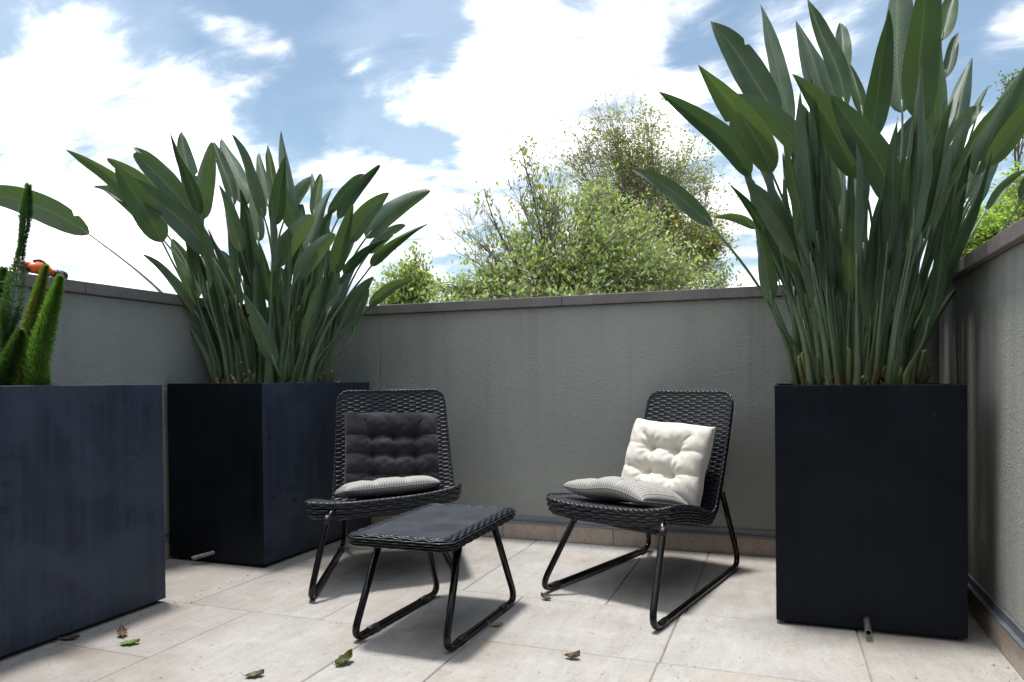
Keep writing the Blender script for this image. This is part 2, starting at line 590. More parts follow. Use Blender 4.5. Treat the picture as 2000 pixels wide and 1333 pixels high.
def m_tint(name, rough=0.6, trans=0.3, tcol=(1.4, 1.7, 0.6), spec=0.35):
    """colour carried per face (each leaf its own green), with some light passing through"""
    m, n, b = new_mat(name)
    c = n.n('ShaderNodeVertexColor', layer_name='tint').outputs['Color']
    n.t.links.new(c, b.inputs['Base Color'])
    b.inputs['Roughness'].default_value = rough
    b.inputs['Specular IOR Level'].default_value = spec
    if trans:
        tr = n.n('ShaderNodeBsdfTranslucent')
        n.put(tr.inputs['Color'], n.mix(1.0, c, tcol, 'MULTIPLY'))
        mx = n.n('ShaderNodeMixShader')
        mx.inputs[0].default_value = trans
        n.t.links.new(b.outputs[0], mx.inputs[1])
        n.t.links.new(tr.outputs[0], mx.inputs[2])
        n.t.links.new(mx.outputs[0], n.t.nodes['Material Output'].inputs['Surface'])
    return m


def m_fabric(name, col, stripe=None, var=0.12):
    m, n, b = new_mat(name)
    uv = n.n('ShaderNodeUVMap', uv_map='UVMap').outputs[0]
    weave = n.noise(n.mapping(uv, (420, 420, 1)), 1.0, 2, 0.5)
    big = n.noise(n.mapping(uv, (5, 5, 1)), 1.0, 4, 0.6)
    c = n.mix(n.smooth(big, 0.3, 0.7), tuple(x * (1 - var) for x in col), col)
    if stripe:
        u = n.sep(uv)[0]
        s = n.math('SINE', n.math('MULTIPLY', n.math('ADD', u, n.math('MULTIPLY', big, 0.003)), 2 * math.pi / 0.0105))
        c = n.mix(n.smooth(s, 0.1, 0.75), c, stripe)
    n.t.links.new(c, b.inputs['Base Color'])
    b.inputs['Roughness'].default_value = 0.88
    b.inputs['Specular IOR Level'].default_value = 0.2
    b.inputs['Sheen Weight'].default_value = 0.12
    wr = n.noise(n.mapping(uv, (22, 9, 1)), 1.0, 5, 0.62, 1.2)
    n.t.links.new(n.bump(n.math('ADD', n.math('MULTIPLY', weave, 0.12), wr), 0.6, 0.006), b.inputs['Normal'])
    return m


STUCCO = m_stucco()
COPING = m_stone('coping stone', (0.135, 0.122, 0.118), (0.225, 0.205, 0.198), 7, 0.75, 0.3)
TRAV = m_travertine('travertine paving', (0.262, 0.247, 0.226), (0.462, 0.452, 0.434), 0.34)
TRAV_SK = m_travertine('travertine skirting', (0.27, 0.20, 0.155), (0.66, 0.55, 0.465), 0.25)
GROUT = m_plain('grout', (0.27, 0.24, 0.205), 0.95, noise_amt=0.3, noise_scale=12)
FLASH = m_plain('flashing', (0.20, 0.22, 0.25), 0.42, 0.3, noise_amt=0.2, noise_scale=6)
PLANTER = m_planter()
RATTAN = m_plain('woven resin strand', (0.0100, 0.0118, 0.0170), 0.37, 0.0, 0.62, noise_amt=0.35, noise_scale=60, bump=0.2, bump_scale=380)
RATTAN_IN = m_plain('weave backing', (0.004, 0.004, 0.006), 0.6)
TUBE = m_plain('black lacquered tube', (0.0035, 0.0035, 0.0042), 0.24, 0.0, 0.38, noise_amt=0.3, noise_scale=30)
SLEEVE = m_plain('black plastic sleeve', (0.010, 0.010, 0.011), 0.42)
TABLETOP = m_plain('table plate', (0.036, 0.040, 0.048), 0.40, 0.0, 0.5, noise_amt=0.18, noise_scale=7, bump=0.25, bump_scale=520)
CREAM = m_fabric('cream cotton', (0.74, 0.70, 0.62), None, 0.05)
CHARCOAL = m_fabric('charcoal cotton', (0.036, 0.034, 0.042), None, 0.2)
STRIPE = m_fabric('striped cotton', (0.45, 0.435, 0.405), (0.19, 0.185, 0.175), 0.08)
PADDLE = m_leaf('paddle leaf', (0.043, 0.076, 0.042), (0.070, 0.106, 0.070), (0.110, 0.165, 0.050))
STALK = m_stalk()
SHEATH = m_tint('dry sheath', 0.85, 0.0)
SOIL = m_plain('potting soil', (0.035, 0.026, 0.019), 0.95, noise_amt=0.4, noise_scale=40, bump=0.8, bump_scale=60)
FOLIAGE = m_tint('tree foliage', 0.45, 0.42, (1.5, 1.6, 0.8), 0.5)
BARK = m_plain('bark', (0.075, 0.062, 0.05), 0.9, noise_amt=0.45, noise_scale=9, bump=0.6, bump_scale=40)
TWIGS = m_plain('twig bark', (0.22, 0.19, 0.16), 0.9, noise_amt=0.3, noise_scale=5)
NEEDLE = m_tint('fern needles', 0.55, 0.35, (1.6,1.8,0.8))
DEADLEAF = m_tint('fallen leaf', 0.6, 0.12)
PIPE = m_plain('drain pipe metal', (0.22, 0.21, 0.20), 0.4, 0.75, noise_amt=0.35, noise_scale=60)
ORANGE = m_plain('orange plastic', (0.80, 0.115, 0.025), 0.35, noise_amt=0.1, noise_scale=30)
BLACKPL = m_plain('black plastic', (0.012, 0.012, 0.014), 0.35)
GREYPL = m_plain('grey plastic', (0.12, 0.12, 0.13), 0.3)
GRASS = m_stone('lawn', (0.035, 0.06, 0.018), (0.08, 0.11, 0.035), 0.4, 0.95, 0.3)
DARKGLASS = m_plain('dark glass', (0.01, 0.011, 0.012), 0.06)
WOOD = m_plain('wood block', (0.16, 0.10, 0.06), 0.8, noise_amt=0.3)

# ------------------------------------------------------------------ the terrace
XL, XR, YB, YF = -2.80, 0.66, 3.64, -3.2
WALL_H, COP_H = 1.238, 1.288

gm = MB()
gm.face([gm.vert(p) for p in ((-400, -400, -3.6), (400, -400, -3.6), (400, 400, -3.6), (-400, 400, -3.6))])
tag(gm.build('ground', GRASS, smooth=False), kind='structure')

rng = random.Random(7)


def slabs():
    out = []

    def band(y0, y1, xs):
        for a, b in zip(xs[:-1], xs[1:]):
            out.append((a, b, y0, y1))
    band(2.655, YB, [XL, -2.13, -1.80, -1.205, -0.615, -0.318, 0.245, XR])
    band(2.16, 2.655, [XL, -2.13, -1.54, -0.945, -0.335, 0.245, XR])
    band(1.685, 2.16, [XL, -1.835])
    band(1.05, 1.685, [XL, -2.35, -1.835])
    band(1.38, 2.16, [-1.835, -1.27])
    band(1.20, 2.16, [-1.27, -0.945])
    band(1.56, 2.16, [-0.945, -0.34])
    band(1.30, 2.16, [-0.34, -0.03 + 0.27])
    band(1.30, 2.16, [0.24, XR])
    band(1.05, 1.38, [-1.835, -1.27])
    band(1.05, 1.20, [-1.27, -0.945])
    band(1.05, 1.56, [-0.945, -0.34])
    band(1.05, 1.30, [-0.34, 0.24])
    band(1.05, 1.30, [0.24, XR])
    y = 1.05
    k = 0
    while y > YF:
        y0 = max(YF, y - 0.6)
        xs = [XL] + [XL + 0.31 * (k % 2) + 0.6 * i for i in range(1, 6)] + [XR]
        band(y0, y, xs)
        y = y0
        k += 1
    return out


fm = MB()
G = 0.0015
for a, b, y0, y1 in slabs():
    t = (rng.random(), rng.random(), rng.random())
    x0, x1, yy0, yy1 = a + G, b - G, y0 + G, y1 - G
    c = 0.003
    dz = rng.uniform(-0.0006, 0.0006)
    lo = [fm.vert((x, y, -0.03)) for x, y in ((x0, yy0), (x1, yy0), (x1, yy1), (x0, yy1))]
    md = [fm.vert((x, y, -c + dz)) for x, y in ((x0, yy0), (x1, yy0), (x1, yy1), (x0, yy1))]
    tp = [fm.vert((x, y, dz)) for x, y in ((x0 + c, yy0 + c), (x1 - c, yy0 + c), (x1 - c, yy1 - c), (x0 + c, yy1 - c))]
    for A, B in ((lo, md), (md, tp)):
        for i in range(4):
            fm.face([A[i], A[(i + 1) % 4], B[(i + 1) % 4], B[i]], None, t)
    fm.face(tp, None, t)
floor_o = fm.build('floor', TRAV, smooth=False)
tag(floor_o, kind='structure')
gb = MB()
gb.box((XL - 0.1, YF, -0.5), (XR + 0.1, YB + 0.1, -0.005))
tag(gb.build('floor_bed', GROUT, smooth=False), kind='structure')


def parapet(name, label, axis, c, lo, hi, side, joints, seams):
    """stucco wall with stone coping, travertine skirting and a metal flashing strip; side = direction the terrace lies in"""
    T = 0.16
    root = thing(name, label, 'wall', (c, (lo + hi) / 2, 0) if axis == 'x' else ((lo + hi) / 2, c, 0))
    bpy.context.view_layer.update()

    def slab(mb, d0, d1, a, b, z0, z1, col=None):
        p, q = sorted((c + side * d0, c + side * d1))
        if axis == 'x':
            mb.box((p, a, z0), (q, b, z1), col)
        else:
            mb.box((a, p, z0), (b, q, z1), col)

    def pieces(cuts):
        e = [lo] + sorted(cuts) + [hi]
        return [(e[i] + (0.0015 if i else 0), e[i + 1] - (0.0015 if i < len(e) - 2 else 0)) for i in range(len(e) - 1)]
    wm = MB()
    for a, b in pieces(seams):
        slab(wm, 0, -T, a, b, -3.6, WALL_H - 0.002)
    wm.build('wall_face', STUCCO, root, smooth=False, bevel=0.0025)
    cm = MB()
    for a, b in pieces(joints):
        slab(cm, 0.028, -T - 0.028, a, b, WALL_H, COP_H)
    cm.build('coping', COPING, root, smooth=False, bevel=0.003)
    sm = MB()
    cuts = [lo + 0.35 + 0.605 * i for i in range(int((hi - lo - 0.35) / 0.605) + 1)]
    for a, b in pieces([k for k in cuts if lo + 0.05 < k < hi - 0.05]):
        t = (rng.random(), rng.random(), rng.random())
        slab(sm, 0.001, 0.018, a, b, 0.001, 0.086, t)
    sm.build('skirting', TRAV_SK, root, smooth=False, bevel=0.0015)
    fl = MB()
    slab(fl, 0.001, 0.024, lo, hi, 0.0875, 0.094)
    slab(fl, 0.001, 0.009, lo, hi, 0.094, 0.122)
    fl.build('flashing', FLASH, root, smooth=False, bevel=0.001)
    return root


parapet('parapet_wall', 'grey stucco wall facing the camera behind both woven chairs', 'y', YB, XL - 0.16, XR + 0.16, -1, [-2.158, -1.056, 0.1], [-2.158])
parapet('parapet_wall', 'dark shaded stucco wall on the left behind the navy planters', 'x', XL, YF, YB - 0.026, 1, [0.4, 1.5, 2.26, 3.1], [])
parapet('parapet_wall', 'stained stucco wall on the right beside the tall black planter', 'x', XR, YF, YB - 0.026, -1, [0.3, 1.5, 2.9], [])


# ------------------------------------------------------------------ unseen house front, added so the planter fronts reflect something dark
def house():
    y = -1.35
    root = thing('unseen_house_front', 'unseen grey house front with dark glass doors, added behind the viewer for the planters to reflect', 'house', (-1, y, 0))
    bpy.context.view_layer.update()
    w = MB()
    w.box((XL - 0.16, y - 0.2, 2.3), (XR + 0.16, y, 3.1))
    w.box((XL - 0.16, y - 0.2, 0.0), (XL + 0.25, y, 2.2995))
    w.box((XR - 0.1, y - 0.2, 0.0), (XR + 0.16, y, 2.2995))
    w.build('wall', STUCCO, root, smooth=False)
    e = MB()
    e.box((XL - 0.16, y + 0.001, 2.6), (XR + 0.16, -0.2, 2.78))
    e.build('eave', COPING, root, smooth=False, bevel=0.004)
    n = 3
    x0, x1 = XL + 0.25, XR - 0.1
    for k in range(n):
        a, b = x0 + (x1 - x0) * k / n, x0 + (x1 - x0) * (k + 1) / n
        d = MB()
        yy = y - 0.06 - 0.03 * (k % 2)
        d.box((a, yy - 0.02, 0.001), (a + 0.05, yy + 0.02, 2.298))
        d.box((b - 0.05, yy - 0.02, 0.001), (b, yy + 0.02, 2.298))
        d.box((a + 0.05, yy - 0.02, 0.001), (b - 0.05, yy + 0.02, 0.06))
        d.box((a + 0.05, yy - 0.02, 2.24), (b - 0.05, yy + 0.02, 2.298))
        do = d.build('door', SLEEVE, root, smooth=False)
        g = MB()
        g.box((a + 0.05, yy - 0.005, 0.06), (b - 0.05, yy + 0.005, 2.24))
        g.build('pane', DARKGLASS, do, smooth=False)


house()


# ------------------------------------------------------------------ planters
def planter(label, x0, x1, y0, y1, h, lean, pipe=None, side_sheen=0.0):
    root = thing('planter', label, 'planter', ((x0 + x1) / 2, (y0 + y1) / 2, 0), 'tall planters along the terrace walls')
    bpy.context.view_layer.update()
    w = 0.012

    def L(x, y, z):
        return (x - lean * (z - 0.0), y, z)
    mb = MB()
    zb = 0.014

    def ring(i, z):
        return [mb.vert(L(x, y, z)) for x, y in ((x0 + i, y0 + i), (x1 - i, y0 + i), (x1 - i, y1 - i), (x0 + i, y1 - i))]
    a, b, c_, d = ring(0, zb), ring(0, h), ring(w, h), ring(w, h - 0.06)
    for A, B in ((a, b), (b, c_), (c_, d)):
        for i in range(4):
            mb.face([A[i], A[(i + 1) % 4], B[(i + 1) % 4], B[i]], None, (side_sheen, side_sheen, side_sheen) if i == 1 else (0.12, 0.12, 0.12))
    mb.face(a[::-1])
    mb.face(d)
    mb.build('box', PLANTER, root, smooth=False, bevel=0.0035)
    f = MB()
    f.box((x0 + 0.025, y0 + 0.025, 0.001), (x1 - 0.025, y1 - 0.025, 0.0135))
    f.build('base', SLEEVE, root, smooth=False)
    s = MB()
    rows = []
    r2 = random.Random(int(x0 * 100))
    for i in range(16):
        rows.append([L(x0 + 0.014 + (x1 - x0 - 0.028) * j / 11, y0 + 0.014 + (y1 - y0 - 0.028) * i / 15, h - 0.045 + r2.uniform(-0.01, 0.012)) for j in range(12)])
    s.grid(rows)
    s.build('soil', SOIL, root)
    if pipe:
        (p, q, rad) = pipe
        pm = MB()
        p, q = V(p), V(q)
        d = (q - p).normalized()
        a = d.orthogonal().normalized()
        b2 = d.cross(a)
        rows = []
        for ctr, rr in ((p, rad), (q, rad), (q, rad * 0.72), (q - d * 0.03, rad * 0.72)):
            rows.append([ctr + a * math.cos(2 * math.pi * k / 16) * rr + b2 * math.sin(2 * math.pi * k / 16) * rr for k in range(16)])
        base = pm.grid(rows, close=True)
        pm.face([base + 48 + k for k in range(16)])
        pm.build('drain_pipe', PIPE, root, smooth=False)
    return root


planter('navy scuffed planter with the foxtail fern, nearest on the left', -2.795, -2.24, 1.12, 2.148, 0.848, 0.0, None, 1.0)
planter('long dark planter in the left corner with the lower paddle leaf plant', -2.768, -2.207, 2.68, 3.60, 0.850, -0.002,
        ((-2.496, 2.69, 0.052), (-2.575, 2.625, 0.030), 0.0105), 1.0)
planter('black planter on the right standing beside the cream cushion chair', -0.008, 0.566, 2.638, 3.60, 0.826, 0.006,
        ((0.274, 2.645, 0.045), (0.270, 2.550, 0.030), 0.0105))


# ------------------------------------------------------------------ lounge chairs
class Chair:
    """woven shell: side edge runs F (front corner) - C (crease) - T (top corner) on both sides"""
    def __init__(self, FL, FR, CL, CR, TL, TR):
        self.FL, self.FR, self.CL, self.CR, self.TL, self.TR = [V(p) for p in (FL, FR, CL, CR, TL, TR)]
        self.L = self.edge(self.FL, self.CL, self.TL)
        self.R = self.edge(self.FR, self.CR, self.TR)
        self.n = len(self.L)
        # where the seat ends (nearest to crease)
        self.len = (path_len(self.L) + path_len(self.R)) / 2
        k = min(range(self.n), key=lambda i: (self.L[i] - self.CL).length)
        self.smid = k / (self.n - 1)
        self.lat = ((self.FR - self.FL).normalized() + (self.TR - self.TL).normalized()).normalized()
        self.up = V((0, 0, 1))

    def edge(self, F, C, T):
        pts = []
        sd = C - F
        # front lip: slightly level, then falling to the crease
        for k in range(7):
            t = k / 6
            p = F + sd * t
            p.z = F.z + (C.z - F.z) * (0.35 * t + 0.65 * t * t)
            pts.append(p)
        q = [T.lerp(C, 1 - k / 5) for k in range(1, 6)]
        bt = T - C
        nrm = bt.cross(V((F - C))).cross(bt).normalized()
        q = [C + bt * (k / 6) - nrm * (0.018 * math.sin(math.pi * k / 6)) for k in range(1, 7)]
        pl = pts + q
        return resample(fillet([pl[0], pl[1], pl[2], pl[3], pl[4], pl[5]] + [C] + q[1:], [0.05, 0.05, 0.05, 0.05, 0.05, 0.12] + [0.06] * 6, 5), 121)

    def point(self, u, s):
        """u 0..1 across, s 0..1 along the shell"""
        x = s * (self.n - 1)
        i = min(self.n - 2, int(x))
        t = x - i
        l = self.L[i].lerp(self.L[i + 1], t)
        r = self.R[i].lerp(self.R[i + 1], t)
        # round the outer corners
        ln = self.len
        w = (r - l).length / 2
        rc = 0.06
        dtop = (1 - s) * ln
        dfr = s * ln
        hw = w
        if dtop < rc:
            hw = w - rc + math.sqrt(max(0, rc * rc - (rc - dtop) ** 2))
        rf = 0.055
        if dfr < rf:
            hw = min(hw, w - rf + math.sqrt(max(0, rf * rf - (rf - dfr) ** 2)))
        k = hw / w
        uu = 0.5 + (u - 0.5) * k
        p = l.lerp(r, uu)
        prof = max(0.0, 1 - (abs(2 * uu - 1)) ** 3.2)
        if s < self.smid:
            q = s / self.smid
            p = p - self.up * (0.026 * prof * (1 - 0.3 * q))
        else:
            q = (s - self.smid) / (1 - self.smid)
            p = p + self.back_n() * (-0.020 * prof * (1 - q * 0.5))
        return p

    def back_n(self):
        """unit normal of the backrest pointing to the sitter"""
        a = (self.TR - self.TL).normalized()
        b = ((self.TL + self.TR) / 2 - (self.CL + self.CR) / 2).normalized()
        nn = a.cross(b).normalized()
        f = (self.FL + self.FR) / 2 - (self.CL + self.CR) / 2
        return nn if nn.dot(f) > 0 else -nn

    def normal(self, u, s):
        e = 0.004
        a = self.point(min(1, u + e), s) - self.point(max(0, u - e), s)
        b = self.point(u, min(1, s + e)) - self.point(u, max(0, s - e))
        n = a.cross(b).normalized()
        f = V((0, 0, 1)) if s < self.smid * 0.8 else self.back_n()
        return n if n.dot(f) > 0 else -n


def weave_rows(mb, ch, s0, s1, pitch, rib, amp, rad, thick):
    """lateral strands that pass over and under unseen ribs, row by row"""
    ln = ch.len
    rows = int((s1 - s0) * ln / pitch)
    for r in range(rows + 1):
        s = s0 + (s1 - s0) * r / rows
        s = min(max(s, 0.004), 0.996)
        w = (ch.point(1, s) - ch.point(0, s)).length
        m = max(8, int(w / rib * 5))
        pts = []
        nrm0 = None
        for k in range(m + 1):
            u = k / m
            x = (u - 0.5) * w
            nn = ch.normal(u, s)
            nrm0 = nrm0 or nn
            wave = math.sin(math.pi * (x / rib + (r % 2)))
            wave = max(-0.8, min(0.8, wave * 1.5))
            pts.append(ch.point(u, s) + nn * (amp * wave))
        mb.tube(pts, rad, 6, True, thick / rad, nrm0)


def shell_grid(mb, ch, s0, s1, off, nu=14, ns=26):
    rows = []
    for i in range(ns + 1):
        s = s0 + (s1 - s0) * i / ns
        rows.append([ch.point(j / nu * 0.97 + 0.015, s) + ch.normal(j / nu, s) * off for j in range(nu + 1)])
    mb.grid(rows)
    return rows


def build_chair(label, corners, feet, tops, flip=False):
    ch = Chair(*corners)
    c = (ch.FL + ch.FR + ch.TL + ch.TR) / 4
    root = thing('lounge_chair', label, 'chair', (c.x, c.y, 0), 'woven lounge chairs by the wall')
    bpy.context.view_layer.update()
    # seat and its hanging front and side aprons
    seat = MB()
    sm = ch.smid
    weave_rows(seat, ch, 0.012, sm - 0.012, 0.0108, 0.031, 0.0021, 0.0066, 0.0022)
    ap = []
    for i in range(30, -1, -1):
        ap.append(ch.point(0, max(0.001, (sm + 0.02) * i / 30)))
    for k in range(1, 30):
        ap.append(ch.point(k / 30, 0.001))
    for i in range(0, 31):
        ap.append(ch.point(1, max(0.001, (sm + 0.02) * i / 30)))
    ap = resample(ap, 260)
    tot = path_len(ap)
    ctr = (ch.FL + ch.FR + ch.CL + ch.CR) / 4
    nrow = 6
    outs = []
    for k in range(len(ap)):
        t = (ap[min(k + 1, len(ap) - 1)] - ap[max(k - 1, 0)])
        o = t.cross(V((0, 0, 1))).normalized()
        if o.dot(ap[k] - ctr) < 0:
            o = -o
        outs.append(o)
    for r in range(nrow):
        pts = []
        for k, p in enumerate(ap):
            fr = k / (len(ap) - 1)
            x = fr * tot
            taper = min(1, 0.75 + 1.5 * min(fr, 1 - fr))
            wave = max(-0.8, min(0.8, 1.5 * math.sin(math.pi * (x / 0.034 + (r % 2)))))
            pts.append(p + V((0, 0, -1)) * (0.006 + r * 0.0108 * taper) + outs[k] * (0.003 * wave - 0.0010 * r * r * 0.5))
        seat.tube(pts, 0.0062, 6, True, 0.55, V((0, 0, 1)))
    so = seat.build('seat', RATTAN, root)
    inner = MB()
    a = [p + V((0, 0, -1)) * 0.004 - outs[k] * 0.006 for k, p in enumerate(ap)]
    b = [p + V((0, 0, -1)) * (0.008 + 5 * 0.0108 * min(1, 0.75 + 1.5 * min(k / 259, 1 - k / 259))) - outs[k] * 0.018 for k, p in enumerate(ap)]
    inner.grid([a, b])
    shell_grid(inner, ch, 0.012, sm, -0.005)
    rows = []
    for i in range(15):
        s = 0.03 + (sm - 0.06) * i / 14
        rows.append([ch.point(j / 12 * 0.9 + 0.05, s) - V((0, 0, 1)) * 0.056 for j in range(13)])
    inner.grid(rows)
    inner.build('seat_base', RATTAN_IN, so)
    # backrest
    back = MB()
    weave_rows(back, ch, sm + 0.004, 0.994, 0.0108, 0.031, 0.0021, 0.0066, 0.0022)
    bo = back.build('backrest', RATTAN, root)
    binn = MB()
    front = shell_grid(binn, ch, sm, 0.992, -0.005)
    rear = shell_grid(binn, ch, sm - 0.03, 0.992, -0.028)
    for side in (0, -1):
        binn.grid([[r[side] for r in front], [r[side] for r in rear]])
    binn.grid([front[-1], rear[-1]])
    binn.build('backrest_liner', RATTAN_IN, bo)
    # wound border strand round the whole shell: two plaited cords
    edge = []
    for i in range(0, 121):
        edge.append(ch.point(0, min(0.999, max(0.001, i / 120))))
    for k in range(1, 40):
        edge.append(ch.point(k / 40, 0.999))
    for i in range(120, -1, -1):
        edge.append(ch.point(1, min(0.999, max(0.001, i / 120))))
    for k in range(39, 0, -1):
        edge.append(ch.point(k / 40, 0.001))
    edge = resample(edge + [edge[0]], 760)
    tr = MB()
    for ph in (0.0, math.pi):
        pts = []
        ln = path_len(edge)
        for k, p in enumerate(edge):
            t = (edge[(k + 1) % 759] - edge[k - 1 if k else 758]).normalized()
            a1 = t.orthogonal().normalized()
            a1 = (V((0.1, 0.2, 1)).cross(t)).normalized()
            b1 = t.cross(a1)
            ang = ph + k * 2 * math.pi * ln / 760 / 0.045
            pts.append(p + a1 * (0.0022 * math.cos(ang)) + b1 * (0.0022 * math.sin(ang)))
        tr.tube(pts, 0.0046, 6, False)
    tr.build('edge_binding', RATTAN, root)
    # rear edge strands of the backrest thickness
    # tubular side frames
    for side, (ff, bf, ft, bt) in enumerate(zip(feet[0], feet[1], tops[0], tops[1])):
        rd = (V(bf) - V(ff)).normalized()
        inw = V((ctr.x - ft[0], ctr.y - ft[1], 0)).normalized()
        ft = V(ft) + inw * 0.045 - V((0, 0, 0.016))
        ff, bf = V(ff) - rd * 0.050, V(bf) + rd * 0.040
        pts = fillet([ft, ff, bf, bt], [0.085, 0.090], 9)
        lead = (V(ft) - V(ff)).normalized()
        m = MB()
        top_in = V(ft) + lead * 0.05 + (ctr - V(ft)).normalized() * 0.03
        m.tube(fillet([top_in, V(ft) + lead * 0.01] + pts[1:], 0.03, 4), 0.0122, 12)
        lo = m.build('leg_frame', TUBE, root)
        run = (V(bf) - V(ff))
        d = run.normalized()
        for fr in (0.085 / run.length + 0.02, 1 - 0.085 / run.length - 0.02):
            q = V(ff) + run * fr
            s = MB()
            s.tube([q - d * 0.030, q - d * 0.028, q + d * 0.028, q + d * 0.030], [0.0125, 0.0142, 0.0142, 0.0125], 12)
            s.build('sleeve', SLEEVE, lo)
        # stub bracket under the seat
        k = MB()
        k.tube([V(ft) - lead * 0.004, V(ft) + lead * 0.03], 0.0142, 10)
        k.build('bracket', SLEEVE, lo)
    # cross bar under the seat, tying the two frames
    cb = MB()
    p, q = V(tops[0][0]), V(tops[0][1])
    z0 = ctr.z - 0.075
    p.z = q.z = z0 + 0.035
    cb.tube([p.lerp(ctr, 0.25) + V((0, 0, -0.006)), q.lerp(ctr, 0.25) + V((0, 0, -0.006))], 0.010, 8)
    cb.build('cross_bar', TUBE, root)
    return ch, root


RZ = 0.0135


def fz(p, z=RZ):
    return V((p[0], p[1], z))


chairR, chairR_root = build_chair(
    'black woven lounge chair holding the cream cushion, beside the right planter',
    [(-0.920, 2.830, 0.374), (-0.368, 2.620, 0.386), (-0.690, 3.390, 0.268), (-0.258, 3.180, 0.268), (-0.585, 3.520, 0.795), (-0.190, 3.370, 0.795)],
    [[fz((-0.872, 2.735), 0.018), fz((-0.386, 2.425))], [fz((-0.610, 3.560)), fz((-0.176, 3.350))]],
    [[(-0.800, 2.750, 0.306), (-0.370, 2.530, 0.312)], [(-0.632, 3.445, 0.345), (-0.232, 3.268, 0.350)]])
chairL, chairL_root = build_chair(
    'black woven lounge chair holding the charcoal cushion, beside the navy corner planter',
    [(-1.765, 2.375, 0.374), (-1.285, 2.835, 0.400), (-1.985, 2.895, 0.270), (-1.515, 3.255, 0.290), (-2.065, 3.065, 0.806), (-1.636, 3.390, 0.808)],
    [[fz((-1.705, 2.340)), fz((-1.315, 2.845))], [fz((-2.080, 3.120)), fz((-1.690, 3.440))]],
    [[(-1.690, 2.370, 0.306), (-1.305, 2.810, 0.331)], [(-1.975, 3.005, 0.345), (-1.585, 3.300, 0.350)]])


# ------------------------------------------------------------------ side table
def rounded_rect(hx, hy, r, n=8):
    out = []
    for cx, cy, a0 in ((hx - r, hy - r, 0), (-hx + r, hy - r, 90), (-hx + r, -hy + r, 180), (hx - r, -hy + r, 270)):
        for k in range(n + 1):
            a = math.radians(a0 + 90 * k / n)
            out.append((cx + r * math.cos(a), cy + r * math.sin(a)))
    return out


def build_table():
    cx, cy, ang = -1.125, 2.285, math.radians(0.6)
    ztop = 0.362
    hx, hy = 0.186, 0.312
    root = thing('side_table', 'low black woven table with a flat grey plate in front of the two chairs', 'table', (cx, cy, 0))
    bpy.context.view_layer.update()

    def T(x, y, z):
        return V((cx + x * math.cos(ang) - y * math.sin(ang), cy + x * math.sin(ang) + y * math.cos(ang), z))
    pl = MB()
    inner = rounded_rect(hx - 0.035, hy - 0.035, 0.02)
    top = [pl.vert(T(x, y, ztop + 0.001)) for x, y in inner]
    bot = [pl.vert(T(x, y, ztop - 0.03)) for x, y in inner]
    pl.face(top)
    for i in range(len(top)):
        j = (i + 1) % len(top)
        pl.face([bot[i], bot[j], top[j], top[i]])
    pl.build('table_top', TABLETOP, root, smooth=False, bevel=0.0015)
    rim = MB()

    def loop(inset, z, amp_dir, ph, rad, thick, rib=0.028, amp=0.0019):
        base = rounded_rect(hx - inset, hy - inset, max(0.01, 0.045 - inset * 0.6))
        pts = resample([T(x, y, z) for x, y in base + [base[0]]], 330)
        ln = path_len(pts)
        m = max(2, round(ln / rib / 2) * 2)
        out = []
        for k, p in enumerate(pts):
            wv = max(-0.8, min(0.8, 1.5 * math.sin(math.pi * (m * k / 329 + ph))))
            q = p.copy()
            if amp_dir == 'z':
                q.z += amp * wv
            else:
                o = (p - T(0, 0, p.z))
                t = (pts[min(k + 1, 329)] - pts[max(k - 1, 0)])
                o2 = t.cross(V((0, 0, 1))).normalized()
                if o2.dot(o) < 0:
                    o2 = -o2
                q += o2 * amp * wv
            out.append(q)
        rim.tube(out, rad, 6, False, thick / rad, V((0, 0, 1)) if amp_dir == 'z' else None)
    for k, inset in enumerate((0.0305, 0.0225, 0.0145, 0.0062)):
        loop(inset, ztop - 0.0015 - (0.002 if k == 3 else 0), 'z', k % 2, 0.0058, 0.0022)
    for k, dz in enumerate((0.009, 0.0175, 0.026, 0.0345)):
        base_in = -0.001 + 0.0012 * k * k * 0.6
        loop(base_in, ztop - dz, 'n', k % 2, 0.0052, 0.0024)
    rim.build('woven_rim', RATTAN, root)
    und = MB()
    o1 = rounded_rect(hx - 0.006, hy - 0.006, 0.04)
    a = [und.vert(T(x, y, ztop - 0.005)) for x, y in o1]
    b = [und.vert(T(x * 0.985, y * 0.99, ztop - 0.036)) for x, y in o1]
    for i in range(len(a)):
        j = (i + 1) % len(a)
        und.face([b[i], b[j], a[j], a[i]])
    und.face(b[::-1])
    und.face(a)
    und.build('rim_core', RATTAN_IN, root, smooth=False)
    for sx, xf, xb in ((-1, -0.170, -0.142), (1, 0.160, 0.182)):
        P = [T(sx * 0.145, -0.150, ztop - 0.036), T(xf - 0.004, -0.292, RZ), T(xb, 0.285, RZ), T(sx * 0.145 + 0.01, 0.135, ztop - 0.036)]
        m = MB()
        m.tube(fillet(P, [0.06, 0.06], 9), 0.0122, 12)
        lo = m.build('leg_frame', TUBE, root)
        run = P[2] - P[1]
        d = run.normalized()
        for fr in (0.20, 0.80):
            q = P[1] + run * fr
            s = MB()
            s.tube([q - d * 0.026, q - d * 0.024, q + d * 0.024, q + d * 0.026], [0.0125, 0.0142, 0.0142, 0.0125], 12)
            s.build('sleeve', SLEEVE, lo)
    return root


build_table()


